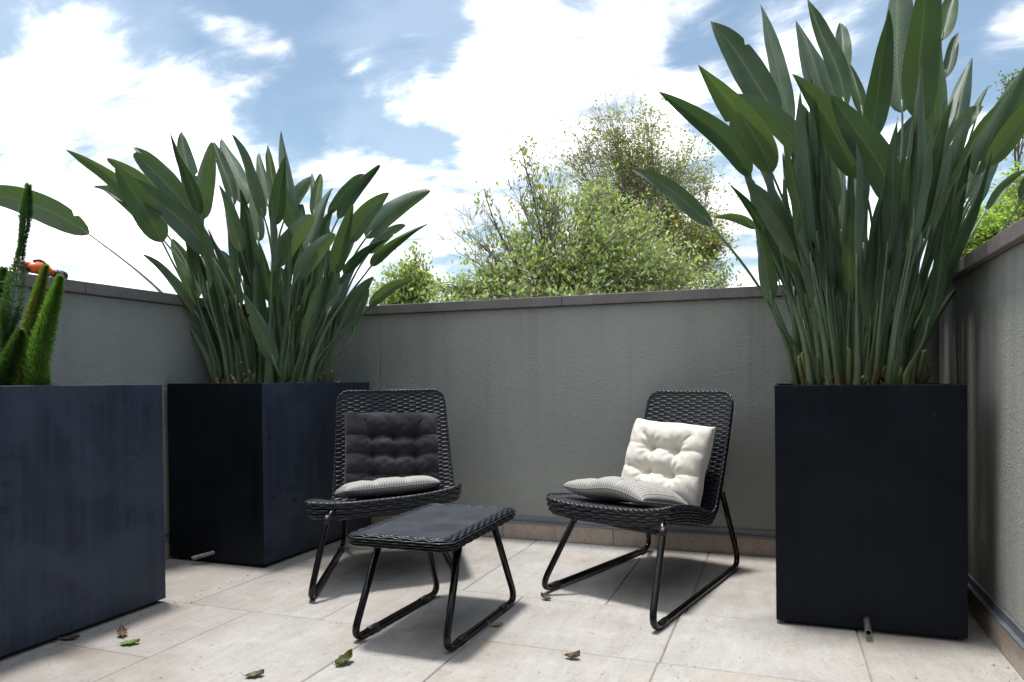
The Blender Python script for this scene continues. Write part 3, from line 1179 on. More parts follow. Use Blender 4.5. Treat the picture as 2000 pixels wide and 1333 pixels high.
# ------------------------------------------------------------------ cushions
def cushion(name, label, mat, origin, ex, ey, w, h, thick, tufts, creases, seed, warp=None, nseg=88, group='cushions on the chairs', pinch=0.05):
    """tufted pillow; origin = centre of its back face, ex / ey unit axes in its plane, thickness along their normal"""
    ex, ey = V(ex).normalized(), V(ey).normalized()
    nn = ex.cross(ey).normalized()
    ey = nn.cross(ex).normalized()
    r = random.Random(seed)
    off = V((r.uniform(0, 50), r.uniform(0, 50), r.uniform(0, 50)))
    root_loc = V(origin)

    def seg_d(p, a, b):
        ax, ay = a
        bx, by = b
        vx, vy = bx - ax, by - ay
        t = max(0, min(1, ((p[0] - ax) * vx + (p[1] - ay) * vy) / (vx * vx + vy * vy)))
        return math.hypot(p[0] - ax - t * vx, p[1] - ay - t * vy)

    def height(a, b):
        ea, eb = 1 - abs(a) ** 2.6, 1 - abs(b) ** 2.6
        base = max(0, ea * eb) ** 0.32
        t = base
        p = (a, b)
        for c in tufts:
            d = math.hypot(a - c[0], (b - c[1]))
            t *= 1 - 0.55 * math.exp(-(d / 0.07) ** 2) - 0.30 * math.exp(-(d / 0.26) ** 2)
            # gathers that fan out from each button
            an = math.atan2(b - c[1], a - c[0])
            t += 0.045 * math.exp(-((d - 0.2) / 0.13) ** 2) * math.sin(an * 9 + c[0] * 13 + c[1] * 7) * base
        for c0, c1, dep in creases:
            d = seg_d(p, c0, c1)
            t *= 1 - dep * 0.75 * math.exp(-(d / 0.020) ** 2) - dep * 0.75 * math.exp(-(d / 0.12) ** 2)
        t += 0.035 * base * noise.noise(V((a * 3.5, b * 3.5, 0)) + off)
        # puckers next to the seam
        em = max(abs(a), abs(b))
        t += 0.028 * base * math.exp(-((em - 0.86) / 0.1) ** 2) * math.sin((a * 17 + b * 19) + seed)
        return t

    mb = MB()
    n = nseg

    def outline(a, b):
        # sides draw in between the corners, corners stay out
        k = pinch
        x = a * (1 - k * (1 - b * b) * abs(a) ** 3 + 0.0) * w / 2
        y = b * (1 - k * (1 - a * a) * abs(b) ** 3 + 0.0) * h / 2
        x += 0.006 * noise.noise(V((b * 2.2, a, 3)) + off)
        y += 0.006 * noise.noise(V((a * 2.2, b, 9)) + off)
        return x, y
    for sgn in (1, -1):
        rows, uvs = [], []
        for i in range(n + 1):
            row, uvr = [], []
            for j in range(n + 1):
                a = math.sin((j / n * 2 - 1) * math.pi / 2 * 0.999)
                b = math.sin((i / n * 2 - 1) * math.pi / 2 * 0.999)
                x, y = outline(a, b)
                t = height(a, b)
                z = thick * (0.42 + 0.58 * t) if sgn > 0 else thick * (0.42 - 0.40 * max(0, (1 - abs(a) ** 2.6) * (1 - abs(b) ** 2.6)) ** 0.4)
                if warp:
                    x, y, z = warp(x, y, z)
                row.append(V(origin) + ex * x + ey * y + nn * z)
                uvr.append((a * w / 2, b * h / 2))
            rows.append(row)
            uvs.append(uvr)
        mb.grid(rows, uvs, None, flip=(sgn < 0))
    o = mb.build(name, mat)
    tag(o, label, 'cushion', group)
    rim = []
    for k in range(4 * 40):
        e, f = divmod(k, 40)
        f = f / 40 * 2 - 1
        a, b = ((f, -1), (1, f), (-f, 1), (-1, -f))[e]
        x, y = outline(a * 0.999, b * 0.999)
        z = thick * 0.42
        if warp:
            x, y, z = warp(x, y, z)
        rim.append(V(origin) + ex * x + ey * y + nn * z)
    sm = MB()
    sm.tube(rim + [rim[0]], 0.0026, 6, False)
    sm.has_uv = True
    sm.uv = [[(0.0, 0.0)] * 4 for _ in sm.f]
    sm.build('seam', mat, o)
    return o


def on_back(ch, px, py, off):
    """where the view ray meets the backrest plane raised by off"""
    nn = ch.back_n()
    o = (ch.CL + ch.CR + ch.TL + ch.TR) / 4 + nn * off
    d = pxdir(px, py)
    t = (o - CAM_POS).dot(nn) / d.dot(nn)
    return CAM_POS + d * t


def quad_axes(tl, tr, bl, br):
    c = (tl + tr + bl + br) / 4
    ex = ((tr - tl) + (br - bl)) / 2
    ey = ((tl - bl) + (tr - br)) / 2
    return c, ex, ey


A3 = 0.34
tl, tr, bl, br = [on_back(chairR, x, y, 0.045) for x, y in ((1246, 826), (1404, 838), (1222, 968), (1366, 1000))]
c, ex, ey = quad_axes(tl, tr, bl, br)
g = 0.30
t4 = [(-g, g), (g, g), (-g, -g), (g, -g)]
nnR = chairR.back_n()
cushion('back_cushion', 'cream tufted cushion leaning on the backrest of the right chair', CREAM, c - nnR * 0.035, ex, ey, ex.length * 1.02, ey.length * 1.02, 0.150, t4,
        [((-g, g), (g, g), 0.30), ((-g, -g), (g, -g), 0.28), ((-g, g), (-g, -g), 0.24), ((g, g), (g, -g), 0.24),
         ((-g, g), (-0.55, 0.62), 0.16), ((g, g), (0.6, 0.66), 0.16), ((-g, -g), (-0.98, -0.22), 0.16), ((g, -g), (0.95, -0.25), 0.14),
         ((g, g), (0.98, 0.3), 0.1), ((-g, g), (-0.97, 0.36), 0.1), ((-g, -g), (-0.5, -0.9), 0.12), ((g, -g), (0.45, -0.9), 0.14)], 3, pinch=0.03)

tl, tr, bl, br = [on_back(chairL, x, y, 0.04) for x, y in ((681, 813), (851, 812), (668, 958), (853, 958))]
c, ex, ey = quad_axes(tl, tr, bl, br)
nnL = chairL.back_n()
ts = [(x, y) for y in (0.36, -0.12, -0.62) for x in (-0.42, 0.03, 0.48)]
cr = []
for y in (0.36, -0.12, -0.62):
    cr += [((-0.42, y), (0.03, y), 0.36), ((0.03, y), (0.48, y), 0.36), ((-0.42, y), (-0.97, y + 0.03), 0.2), ((0.48, y), (0.97, y + 0.05), 0.2)]
for x in (-0.42, 0.03, 0.48):
    cr += [((x, 0.36), (x, -0.12), 0.26), ((x, -0.12), (x, -0.62), 0.26)]
cr += [((-0.42, 0.36), (-0.6, 0.75), 0.2), ((0.03, 0.36), (-0.1, 0.72), 0.14), ((0.48, 0.36), (0.6, 0.72), 0.2), ((0.48, 0.36), (0.36, 0.75), 0.12)]
cushion('back_cushion', 'charcoal tufted cushion leaning on the backrest of the left chair', CHARCOAL, c - nnL * 0.03, ex, ey, ex.length * 1.03, ey.length * 1.03, 0.135, ts, cr, 5, pinch=0.02)


def seat_cushion(ch, label, cu, cs, w, h, rot, thick, seed, tufts, creases, lift, warp=None, tilt=(0, 0)):
    p = ch.point(cu, cs * ch.smid)
    e = 0.03
    ex = (ch.point(cu + e, cs * ch.smid) - ch.point(cu - e, cs * ch.smid)).normalized()
    ey = (ch.point(cu, cs * ch.smid + 0.06) - ch.point(cu, cs * ch.smid - 0.06)).normalized()
    ey = (ey - ex * ey.dot(ex)).normalized()
    nn = ex.cross(ey)
    ex2 = ex * math.cos(rot) + ey * math.sin(rot)
    ey2 = -ex * math.sin(rot) + ey * math.cos(rot)
    ex2 = (ex2 + nn * tilt[0]).normalized()
    ey2 = (ey2 + nn * tilt[1]).normalized()
    return cushion('seat_cushion', label, STRIPE, p + nn * lift, ex2, ey2, w, h, thick, tufts, creases, seed, warp, pinch=0.02)


t4b = [(-0.33, 0.33), (0.33, 0.33), (-0.33, -0.33), (0.33, -0.33)]
cb4 = [((-0.33, -0.33), (0.33, -0.33), 0.2), ((-0.33, -0.33), (-0.36, -0.97), 0.2), ((0.33, -0.33), (0.3, -0.97), 0.2), ((-0.33, 0.33), (-0.33, -0.33), 0.15), ((0.33, 0.33), (0.33, -0.33), 0.15)]
seat_cushion(chairL, 'striped grey cushion lying on the seat of the left chair', 0.47, 0.50, 0.41, 0.37, 0.0, 0.088, 11, t4b, cb4, 0.006, None, (0, 0.03))


def warpR(x, y, z):
    # the far side curls up where it is pushed against the cream cushion
    k = max(0, y + 0.02)
    j = max(0, x - 0.02)
    return x, y, z - 0.25 * k * k + 0.008 * math.sin(x * 18 + 0.9) - 0.55 * j * j


seat_cushion(chairR, 'striped grey cushion slumped on the seat of the right chair', 0.46, 0.40, 0.40, 0.34, math.radians(-3), 0.105, 17, t4b, cb4, 0.008, warpR, (-0.02, -0.03))


# ------------------------------------------------------------------ bird of paradise plants
def bez(p0, p1, p2, p3, t):
    s = 1 - t
    return p0 * (s ** 3) + p1 * (3 * s * s * t) + p2 * (3 * s * t * t) + p3 * (t ** 3)


def paddle(name_root, base, tip, width, facing, fold, bow, rnd, curl=0.0, blunt=0.4, tears=0):
    """one leaf blade from base to tip; facing = preferred normal; fold = half angle closed up from flat"""
    d = tip - base
    L = d.length
    t = d.normalized()
    nn = facing - t * facing.dot(t)
    if nn.length < 1e-4:
        nn = t.orthogonal()
    nn.normalize()
    side = t.cross(nn).normalized()
    N, S = 34, 4
    cuts = {}
    for _ in range(tears):
        cuts[rnd.randint(5, 24)] = (rnd.choice((-1, 1)), rnd.uniform(0.55, 0.8))
    rows, uvs = [], []
    ph = rnd.uniform(0, 6)
    rt = rnd.uniform(0.0, 1.0) * blunt
    key = [(0, 0.10), (0.03, 0.40), (0.08, 0.66), (0.16, 0.86), (0.28, 0.98), (0.42, 1.0), (0.56, 0.94), (0.70, 0.80 + 0.05 * rt),
           (0.82, 0.58 + 0.14 * rt), (0.91, 0.34 + 0.2 * rt), (0.97, 0.14 + 0.2 * rt), (1.0, 0.015)]

    def prof(v):
        for (v0, w0), (v1, w1) in zip(key[:-1], key[1:]):
            if v <= v1 + 1e-9:
                return w0 + (w1 - w0) * (v - v0) / (v1 - v0)
        return 0.015
    twist = rnd.uniform(-0.5, 0.5) if fold > 0.3 else 0.0
    swing = side * rnd.uniform(-0.035, 0.035)
    for i in range(N + 1):
        v = i / N
        ctr = base + d * v + (bow * (4 * v * (1 - v)) + swing * math.sin(math.pi * v * 1.5) * (1 - v)) * L
        tang = (d + bow * (4 * (1 - 2 * v)) * L).normalized()
        n2 = (nn - tang * nn.dot(tang)).normalized()
        s2 = tang.cross(n2).normalized()
        n2, s2 = n2 * math.cos(twist * v) + s2 * math.sin(twist * v), s2 * math.cos(twist * v) - n2 * math.sin(twist * v)
        wv = prof(v)
        row, uvr = [], []
        for j in range(-S, S + 1):
            u = j / S
            half = width / 2 * wv
            if i in cuts and u * cuts[i][0] > cuts[i][1]:
                half *= cuts[i][1] / abs(u)
            f = fold * (0.75 + 0.5 * v) + curl * v
            a = abs(u)
            ang = f * (0.55 + 0.45 * a)
            x = half * u * math.cos(ang)
            z = half * a * math.sin(ang)
            z += 0.004 * math.sin(v * 15 + ph + (1.5 if u > 0 else 0)) * a * a * (L / 0.45)
            row.append(ctr + s2 * x + n2 * z)
            uvr.append((0.5 + u / 2, v))
        rows.append(row)
        uvs.append(uvr)
    # drawn-out dry tip
    mb = MB()
    mb.grid(rows, uvs)
    tp = tip + t * 0.012 + nn * 0.003
    k = len(mb.v)
    last = k - (2 * S + 1)
    a = mb.vert(tp)
    for j in range(2 * S):
        mb.face([last + j, last + j + 1, a], [(0.5, 1.02)] * 3)
    return mb, t


def stalk_mesh(root_p, base, bdir, out, r0, r1):
    mb = MB()
    L = (base - root_p).length
    p1 = root_p + V((out.x, out.y, 1.0)).normalized() * (L * 0.42)
    p2 = base - bdir * (L * 0.30)
    n = 16
    pts = [bez(root_p, p1, p2, base, k / n) for k in range(n + 1)]
    pts.append(base + bdir * 0.05)
    rad = []
    for k in range(n + 2):
        t = k / (n + 1)
        rad.append(r1 + (r0 - r1) * max(0, 1 - t / 0.55) ** 1.15 if t < 0.55 else r1 * (1 - 0.35 * (t - 0.55) / 0.45))
    mb.tube(pts, rad, 7, True, 0.72)
    return mb


def strelitzia(label, x0, x1, y0, y1, zsoil, dctr, leaves, fillers, seed, Lmax, wfac, fill_h, blunt, inner):
    rnd = random.Random(seed)
    cx, cy = (x0 + x1) / 2, (y0 + y1) / 2
    root = thing('bird_of_paradise_plant', label, 'plant', (cx, cy, zsoil), 'bird of paradise plants in the planters')
    bpy.context.view_layer.update()
    ctr = V((cx, cy, zsoil))

    def clampx(p):
        return V((min(x1 - 0.04, max(x0 + 0.04, p.x)), min(y1 - 0.05, max(y0 + 0.05, p.y)), zsoil))

    def add(base, tip, width, facing, fold, rp, r0, tears=0):
        d = (tip - base)
        hz = V((d.x, d.y, 0))
        bow = V((0, 0, 1)) * (0.10 * min(1, hz.length / max(0.01, d.length))) + (-hz * 0.05 if False else V((0, 0, 0)))
        bow = bow - d.normalized() * bow.dot(d.normalized())
        mb, t = paddle(root, base, tip, width, facing, fold, bow, rnd, rnd.uniform(-0.1, 0.3), blunt, tears)
        lo = mb.build('leaf', PADDLE, root)
        b0 = (d + bow * 4 * d.length).normalized()
        out = V((base.x - rp.x, base.y - rp.y, 0)) * 0.35
        sm = stalk_mesh(rp, base, b0, out, r0, 0.0078)
        sm.build('leaf_stalk', STALK, lo)

    for (tx, ty, bx, by, w, z, *rest) in leaves:
        # z: -1 near side .. +1 far side of the clump
        dep_b = dctr + z * 0.34
        base = at(bx, by, dep_b)
        app = math.hypot(tx - bx, ty - by) / FPX * dep_b
        L = min(Lmax, max(app * 1.03, app + 0.03))
        gap = math.sqrt(max(0, L * L - app * app))
        sgn = 1 if z > 0.15 else (-1 if z < -0.15 else (1 if rnd.random() < 0.5 else -1))
        tip = at(tx, ty, dep_b + sgn * min(gap, 0.22))
        width = max(w / FPX * dep_b * 0.96, 0.04)
        real = min(0.145, max(width, L * wfac))
        k = min(1, width / real)
        view = (CAM_POS - base).normalized()
        ax = (tip - base).normalized()
        sd = ax.cross(view).normalized()
        roll = math.acos(k) * (1 if rnd.random() < 0.5 else -1) * 0.75
        fold = 0.22 if tx < 0 else rnd.uniform(0.35, 1.05)
        face = view * math.cos(roll) + sd * math.sin(roll)
        if tx > 0 and rnd.random() < 0.45:
            face = -face
        if rest:
            rp = clampx(at(rest[0], 746, dep_b * 0.6 + dctr * 0.4))
        else:
            # roots sit under the clump, leaning the way the leaf goes
            q = V((cx + (base.x - cx) * 0.45, cy + (base.y - cy) * 0.4, zsoil))
            rp = clampx(q + V((rnd.uniform(-0.05, 0.05), rnd.uniform(-0.1, 0.1), 0)))
        add(base, tip, real, face, fold, rp, rnd.uniform(0.018, 0.030), 1 if (w == 74 or rnd.random() < 0.07) else 0)
    for k in range(fillers):
        a = rnd.uniform(0, 2 * math.pi)
        rr = rnd.uniform(0.2, 1.0)
        rp = V((cx + math.cos(a) * rr * (x1 - x0) * 0.40, cy + math.sin(a) * rr * (y1 - y0) * 0.40, zsoil))
        lean = rr * rnd.uniform(0.10, 0.22)
        hb = rnd.uniform(*fill_h)
        lean *= min(1, hb / 0.5)
        base = rp + V((math.cos(a) * lean, math.sin(a) * lean * 0.8, hb))
        el = rnd.uniform(1.05, 1.48)
        L = rnd.uniform(0.6, 0.82) * Lmax
        d = V((math.cos(a) * math.cos(el), math.sin(a) * math.cos(el), math.sin(el)))
        tip = base + d * L
        # stay clear of the walls
        tip.y = min(tip.y, YB + 0.1) if tip.z > 1.3 else min(tip.y, YB - 0.04)
        fc = V((rnd.uniform(-1, 1), rnd.uniform(-1, 1), 0.5))
        add(base, tip, L * wfac * rnd.uniform(0.8, 1.0), fc, rnd.uniform(0.4, 1.1), rp, rnd.uniform(0.018, 0.030))
    # the crowded heart of the clump: more upright blades and stalks than one could count
    im, ist = MB(), MB()
    for k in range(inner):
        a = rnd.uniform(0, 2 * math.pi)
        rr = math.sqrt(rnd.random())
        rp = V((cx + math.cos(a) * rr * (x1 - x0) * 0.42, cy + math.sin(a) * rr * (y1 - y0) * 0.42, zsoil))
        hb = rnd.uniform(fill_h[0] + 0.1, fill_h[1] * 0.95)
        base = rp + V((math.cos(a) * rr * 0.16 * hb / 0.6, math.sin(a) * rr * 0.13 * hb / 0.6, hb))
        el = rnd.uniform(1.15, 1.5)
        L = rnd.uniform(0.55, 0.85) * Lmax
        d = V((math.cos(a) * math.cos(el), math.sin(a) * math.cos(el), math.sin(el)))
        tip = base + d * L
        if tip.z < 1.32:
            tip.y = min(tip.y, YB - 0.05)
        mb, t = paddle(root, base, tip, L * wfac * 0.85, V((rnd.uniform(-1, 1), rnd.uniform(-1, 1), 0.4)), rnd.uniform(0.5, 1.1), V((0, 0, 0)), rnd, 0.1, blunt)
        sm = stalk_mesh(rp, base, d, V((base.x - rp.x, base.y - rp.y, 0)) * 0.3, rnd.uniform(0.013, 0.022), 0.007)
        for src, dst in ((mb, im), (sm, ist)):
            o = len(dst.v)
            dst.v += src.v
            for f, u in zip(src.f, src.uv):
                dst.face([q + o for q in f], u)
    im.build('inner_leaves', PADDLE, root)['kind'] = 'stuff'
    ist.build('inner_stalks', STALK, root)['kind'] = 'stuff'
    # cut stubs and papery sheaths at the foot
    dm = MB()
    for k in range(190):
        a = rnd.uniform(0, 2 * math.pi)
        rr = math.sqrt(rnd.uniform(0.05, 1))
        p = V((cx + math.cos(a) * rr * (x1 - x0) * 0.44, cy + math.sin(a) * rr * (y1 - y0) * 0.45, zsoil - 0.01))
        h = rnd.uniform(0.025, 0.125)
        lean = V((rnd.uniform(-0.05, 0.05), rnd.uniform(-0.05, 0.05), h))
        wd = rnd.uniform(0.006, 0.015)
        an = rnd.uniform(0, math.pi)
        sd = V((math.cos(an), math.sin(an), 0))
        col = rnd.choice([(0.16, 0.075, 0.04), (0.10, 0.045, 0.025), (0.30, 0.19, 0.11), (0.07, 0.04, 0.025), (0.42, 0.30, 0.2), (0.07, 0.085, 0.03)])
        rows = []
        curl = rnd.uniform(-0.05, 0.05)
        for i in range(6):
            t = i / 5
            q = p + lean * t + V((curl * t * t, curl * t * t * 0.5, -0.02 * t * t))
            ww = wd * (1 - 0.75 * t ** 2)
            tw = sd * math.cos(t * 1.2) + V((-sd.y, sd.x, 0)) * math.sin(t * 1.2)
            nb = V((-tw.y, tw.x, 0))
            rows.append([q - tw * ww + nb * ww * 0.6, q, q + tw * ww + nb * ww * 0.6])
        dm.grid(rows, None, col)
    for k in range(34):
        a = rnd.uniform(0, 2 * math.pi)
        rr = math.sqrt(rnd.uniform(0.15, 1))
        p = V((cx + math.cos(a) * rr * (x1 - x0) * 0.46, cy + math.sin(a) * rr * (y1 - y0) * 0.46, zsoil - 0.01))
        h = rnd.uniform(0.06, 0.17)
        q = p + V((math.cos(a) * 0.03, math.sin(a) * 0.03, h))
        f0 = len(dm.f)
        dm.tube([p, p.lerp(q, 0.5) + V((rnd.uniform(-.006, .006), rnd.uniform(-.006, .006), 0)), q, q + V((rnd.uniform(-.008, .008), 0, 0.012))],
                [rnd.uniform(0.011, 0.017), 0.013, 0.0105, 0.004], 7, True, 0.7)
        cc = rnd.choice([(0.075, 0.105, 0.035), (0.11, 0.12, 0.04), (0.15, 0.085, 0.045), (0.055, 0.085, 0.035), (0.10, 0.055, 0.03)])
        for z in range(f0, len(dm.f)):
            dm.col[z] = cc
    dm.build('dry_sheaths', SHEATH, root)['kind'] = 'stuff'
    return root


LEFT_LEAVES = [
    (127, 292, 300, 425, 46, 0.5), (210, 310, 365, 445, 42, 0.2), (226, 325, 317, 473, 60, -0.6), (237, 347, 415, 505, 56, -0.7),
    (183, 366, 300, 445, 38, 0.3), (261, 288, 372, 415, 36, 0.5), (262, 300, 392, 450, 54, 0.0), (332, 258, 390, 420, 44, -0.3),
    (354, 257, 374, 400, 38, 0.4), (414, 278, 397, 428, 46, -0.1), (416, 278, 457, 402, 30, 0.0), (432, 272, 480, 400, 46, 0.8),
    (452, 262, 516, 425, 36, -0.2), (427, 362, 472, 492, 50, -0.7), (468, 369, 494, 565, 56, -0.4), (506, 299, 525, 405, 34, 0.4),
    (523, 285, 535, 385, 26, 0.7), (549, 257, 566, 430, 42, 0.1), (557, 305, 537, 440, 44, -0.5), (545, 355, 583, 455, 42, 0.1),
    (612, 345, 560, 420, 34, 0.8), (609, 338, 620, 420, 22, 0.6), (627, 340, 612, 425, 24, 0.5), (650, 367, 600, 492, 48, -0.1),
    (741, 323, 660, 428, 42, 0.2), (712, 340, 640, 420, 26, 0.5), (761, 377, 682, 474, 42, 0.1), (841, 372, 715, 465, 46, 0.2),
    (792, 440, 720, 495, 26, 0.6), (836, 437, 725, 520, 40, -0.2), (758, 467, 672, 535, 36, 0.1), (611, 421, 542, 522, 44, -0.6),
    (655, 457, 577, 548, 42, -0.8), (690, 399, 655, 535, 44, -0.4), (652, 410, 622, 485, 32, 0.2),
    (337, 468, 388, 582, 52, 0.5), (277, 497, 391, 624, 36, -0.4, 428), (365, 540, 396, 625, 18, -0.3, 430), (475, 572, 538, 713, 42, -0.95, 548),
    (-70, 380, 173, 457, 74, -0.2, 420), (808, 547, 722, 600, 28, 0.0, 665), (730, 540, 662, 645, 36, 0.1), (702, 510, 640, 615, 32, -0.1), (720, 565, 690, 655, 22, 0.2),
    (505, 470, 532, 592, 44, -0.5), (430, 490, 470, 602, 42, 0.2), (393, 500, 430, 602, 38, 0.4), (547, 520, 560, 605, 38, 0.3),
    (500, 340, 505, 470, 44, 0.5), (590, 400, 585, 520, 42, 0.6), (700, 440, 640, 540, 40, 0.5), (440, 420, 470, 540, 42, 0.7),
]
RIGHT_LEAVES = [
    (1286, 179, 1464, 345, 60, -0.3), (1364, 127, 1507, 338, 74, -0.7), (1388, 42, 1520, 232, 74, 0.1), (1432, 185, 1582, 322, 52, -0.5),
    (1485, 10, 1545, 250, 42, 0.4), (1232, 331, 1390, 441, 40, -0.1, 1545), (1555, 42, 1628, 215, 76, 0.2), (1577, -2, 1652, 212, 48, 0.0),
    (1547, 145, 1680, 348, 72, -0.9), (1622, 185, 1745, 402, 72, -1.0), (1641, 45, 1652, 140, 34, 0.6), (1736, 15, 1702, 275, 58, -0.2),
    (1748, -90, 1762, 218, 74, -0.1), (1806, -95, 1802, 238, 92, -0.8), (1838, 60, 1823, 314, 72, -0.6), (1868, -12, 1838, 80, 46, 0.4),
    (1871, 65, 1843, 155, 28, 0.5), (1899, 115, 1852, 285, 50, 0.6), (1934, 165, 1908, 225, 16, 0.7), (1920, 208, 1858, 282, 38, 0.5),
    (2015, 112, 1905, 342, 66, -0.2), (2050, 175, 1930, 325, 46, -0.4), (1661, 125, 1685, 225, 34, 0.7), (1780, 274, 1772, 500, 60, -0.9),
    (1560, 200, 1628, 420, 62, -0.3), (1460, 354, 1560, 512, 60, -0.7), (1424, 360, 1490, 455, 30, -0.2), (1478, 445, 1508, 590, 50, -0.3),
    (1393, 426, 1478, 447, 26, 0.5), (1578, 448, 1590, 545, 44, -0.7), (1602, 520, 1586, 602, 34, -0.5), (1660, 420, 1658, 575, 30, -0.9),
    (1792, 222, 1735, 345, 44, 0.0), (1738, 380, 1712, 545, 40, -0.6), (1830, 335, 1836, 455, 50, 0.5), (2012, 332, 1925, 412, 30, 0.1),
    (1960, 300, 1900, 405, 32, 0.5), (2070, 290, 1995, 392, 36, -0.2, 1850), (1700, 200, 1690, 340, 50, 0.6), (1600, 330, 1600, 480, 46, 0.3),
    (1860, 300, 1850, 430, 44, 0.5), (1530, 300, 1570, 440, 44, 0.5), (1640, 300, 1650, 450, 50, 0.4), (1690, 390, 1680, 520, 46, 0.5),
    (1810, 240, 1790, 400, 50, 0.7), (1500, 395, 1545, 520, 44, 0.2), (1930, 230, 1880, 390, 46, 0.2), (1760, 330, 1755, 470, 46, 0.6),
]
strelitzia('bird of paradise plant with lower spreading leaves in the left corner planter', -2.72, -2.25, 2.73, 3.55, 0.81, 3.72, LEFT_LEAVES, 48, 21, 0.48, 0.20, (0.15, 0.58), 1.0, 45)
strelitzia('taller bird of paradise plant reaching the top of the picture in the right planter', 0.03, 0.53, 2.68, 3.55, 0.79, 2.86, RIGHT_LEAVES, 51, 33, 0.64, 0.155, (0.15, 0.66), 0.25, 55)


# ------------------------------------------------------------------ foxtail fern
def foxtail():
    rnd = random.Random(4)
    z0 = 0.815
    root = thing('foxtail_fern', 'foxtail fern with bushy upright plumes in the nearest left planter', 'plant', (-2.5, 1.75, z0))
    bpy.context.view_layer.update()
    plumes = [  # px path (bottom to top), depth, radius px, density, greenness
        ([(62, 756), (84, 660), (102, 600), (118, 540)], 2.36, 20, 1.0, 0),
        ([(36, 756), (52, 680), (72, 590), (90, 520)], 2.46, 16, 0.9, 1),
        ([(2, 756), (16, 640), (34, 530), (48, 450), (56, 362)], 2.5, 20, 0.75, 2),
        ([(-6, 756), (14, 720), (30, 680), (42, 645)], 2.34, 20, 0.95, 3),
        ([(80, 760), (81, 740), (82, 720), (80, 700)], 2.40, 14, 1.0, 0),
        ([(-34, 756), (-16, 660), (-4, 590), (8, 525)], 2.55, 30, 0.9, 3),
        ([(70, 760), (72, 735), (74, 712), (73, 695)], 2.45, 12, 1.0, 1),
    ]
    greens = [((0.078, 0.174, 0.031), (0.174, 0.305, 0.061)), ((0.122, 0.174, 0.035), (0.270, 0.313, 0.086)), ((0.043, 0.104, 0.038), (0.096, 0.174, 0.061)), ((0.035, 0.086, 0.020), (0.086, 0.166, 0.038))]
    for path, dep, rp, dens, gi in plumes:
        pts = [at(x, y, dep) for x, y in path]
        pts[0].z = min(pts[0].z, z0)
        cur = resample(fillet(pts, 0.05, 5), 30)
        st = MB()
        st.tube(cur, [0.004 * (1 - 0.7 * k / 29) for k in range(30)], 5)
        nd = MB()
        R = rp / FPX * dep * 1.06
        L = path_len(cur)
        cnt = int(9500 * dens * L / 0.35)
        for k in range(cnt):
            t = rnd.random() ** 0.9
            x = t * 29
            i = min(28, int(x))
            p = cur[i].lerp(cur[i + 1], x - i)
            ax = (cur[min(29, i + 1)] - cur[max(0, i - 1)]).normalized()
            a = rnd.uniform(0, 2 * math.pi)
            o = ax.orthogonal().normalized()
            o2 = ax.cross(o)
            rad = R * (0.55 + 0.45 * min(1, t * 5)) * (1 - t ** 2.6) ** 0.8
            if gi == 2:
                rad *= 0.75 + 0.45 * math.sin(t * 14 + 1.2)
                if 0.42 < t < 0.66 and rnd.random() < 0.55:
                    continue
            rad *= rnd.uniform(0.6, 1.1)
            side = o * math.cos(a) + o2 * math.sin(a)
            q0 = p + side * rad * rnd.uniform(0.45, 1.0)
            dr = (side + ax * rnd.uniform(0.2, 1.0) + V((rnd.uniform(-.4, .4), rnd.uniform(-.4, .4), rnd.uniform(-.3, .4)))).normalized()
            ln = rnd.uniform(0.007, 0.015)
            w = dr.orthogonal().normalized() * rnd.uniform(0.0008, 0.0014)
            c0, c1 = greens[gi]
            f = rnd.random()
            col = tuple(c0[m] + (c1[m] - c0[m]) * f for m in range(3))
            b = len(nd.v)
            nd.v += [tuple(q0 - w), tuple(q0 + w), tuple(q0 + dr * ln + w * 0.3), tuple(q0 + dr * ln - w * 0.3)]
            nd.face((b, b + 1, b + 2, b + 3), None, col)
        if gi != 2:
            k0, k1 = 0, 27
            c1 = greens[gi][0]
            core = [max(0.002, R * 0.36 * (0.55 + 0.45 * min(1, k / 29 * 5)) * (1 - (k / 29) ** 2.6) ** 0.8) for k in range(k0, k1)]
            f0 = len(nd.f)
            nd.tube(cur[k0:k1], core, 8)
            for q in range(f0, len(nd.f)):
                nd.col[q] = c1
        po = nd.build('plume', NEEDLE, root, smooth=False)
        st.build('plume_stem', STALK, po)


foxtail()


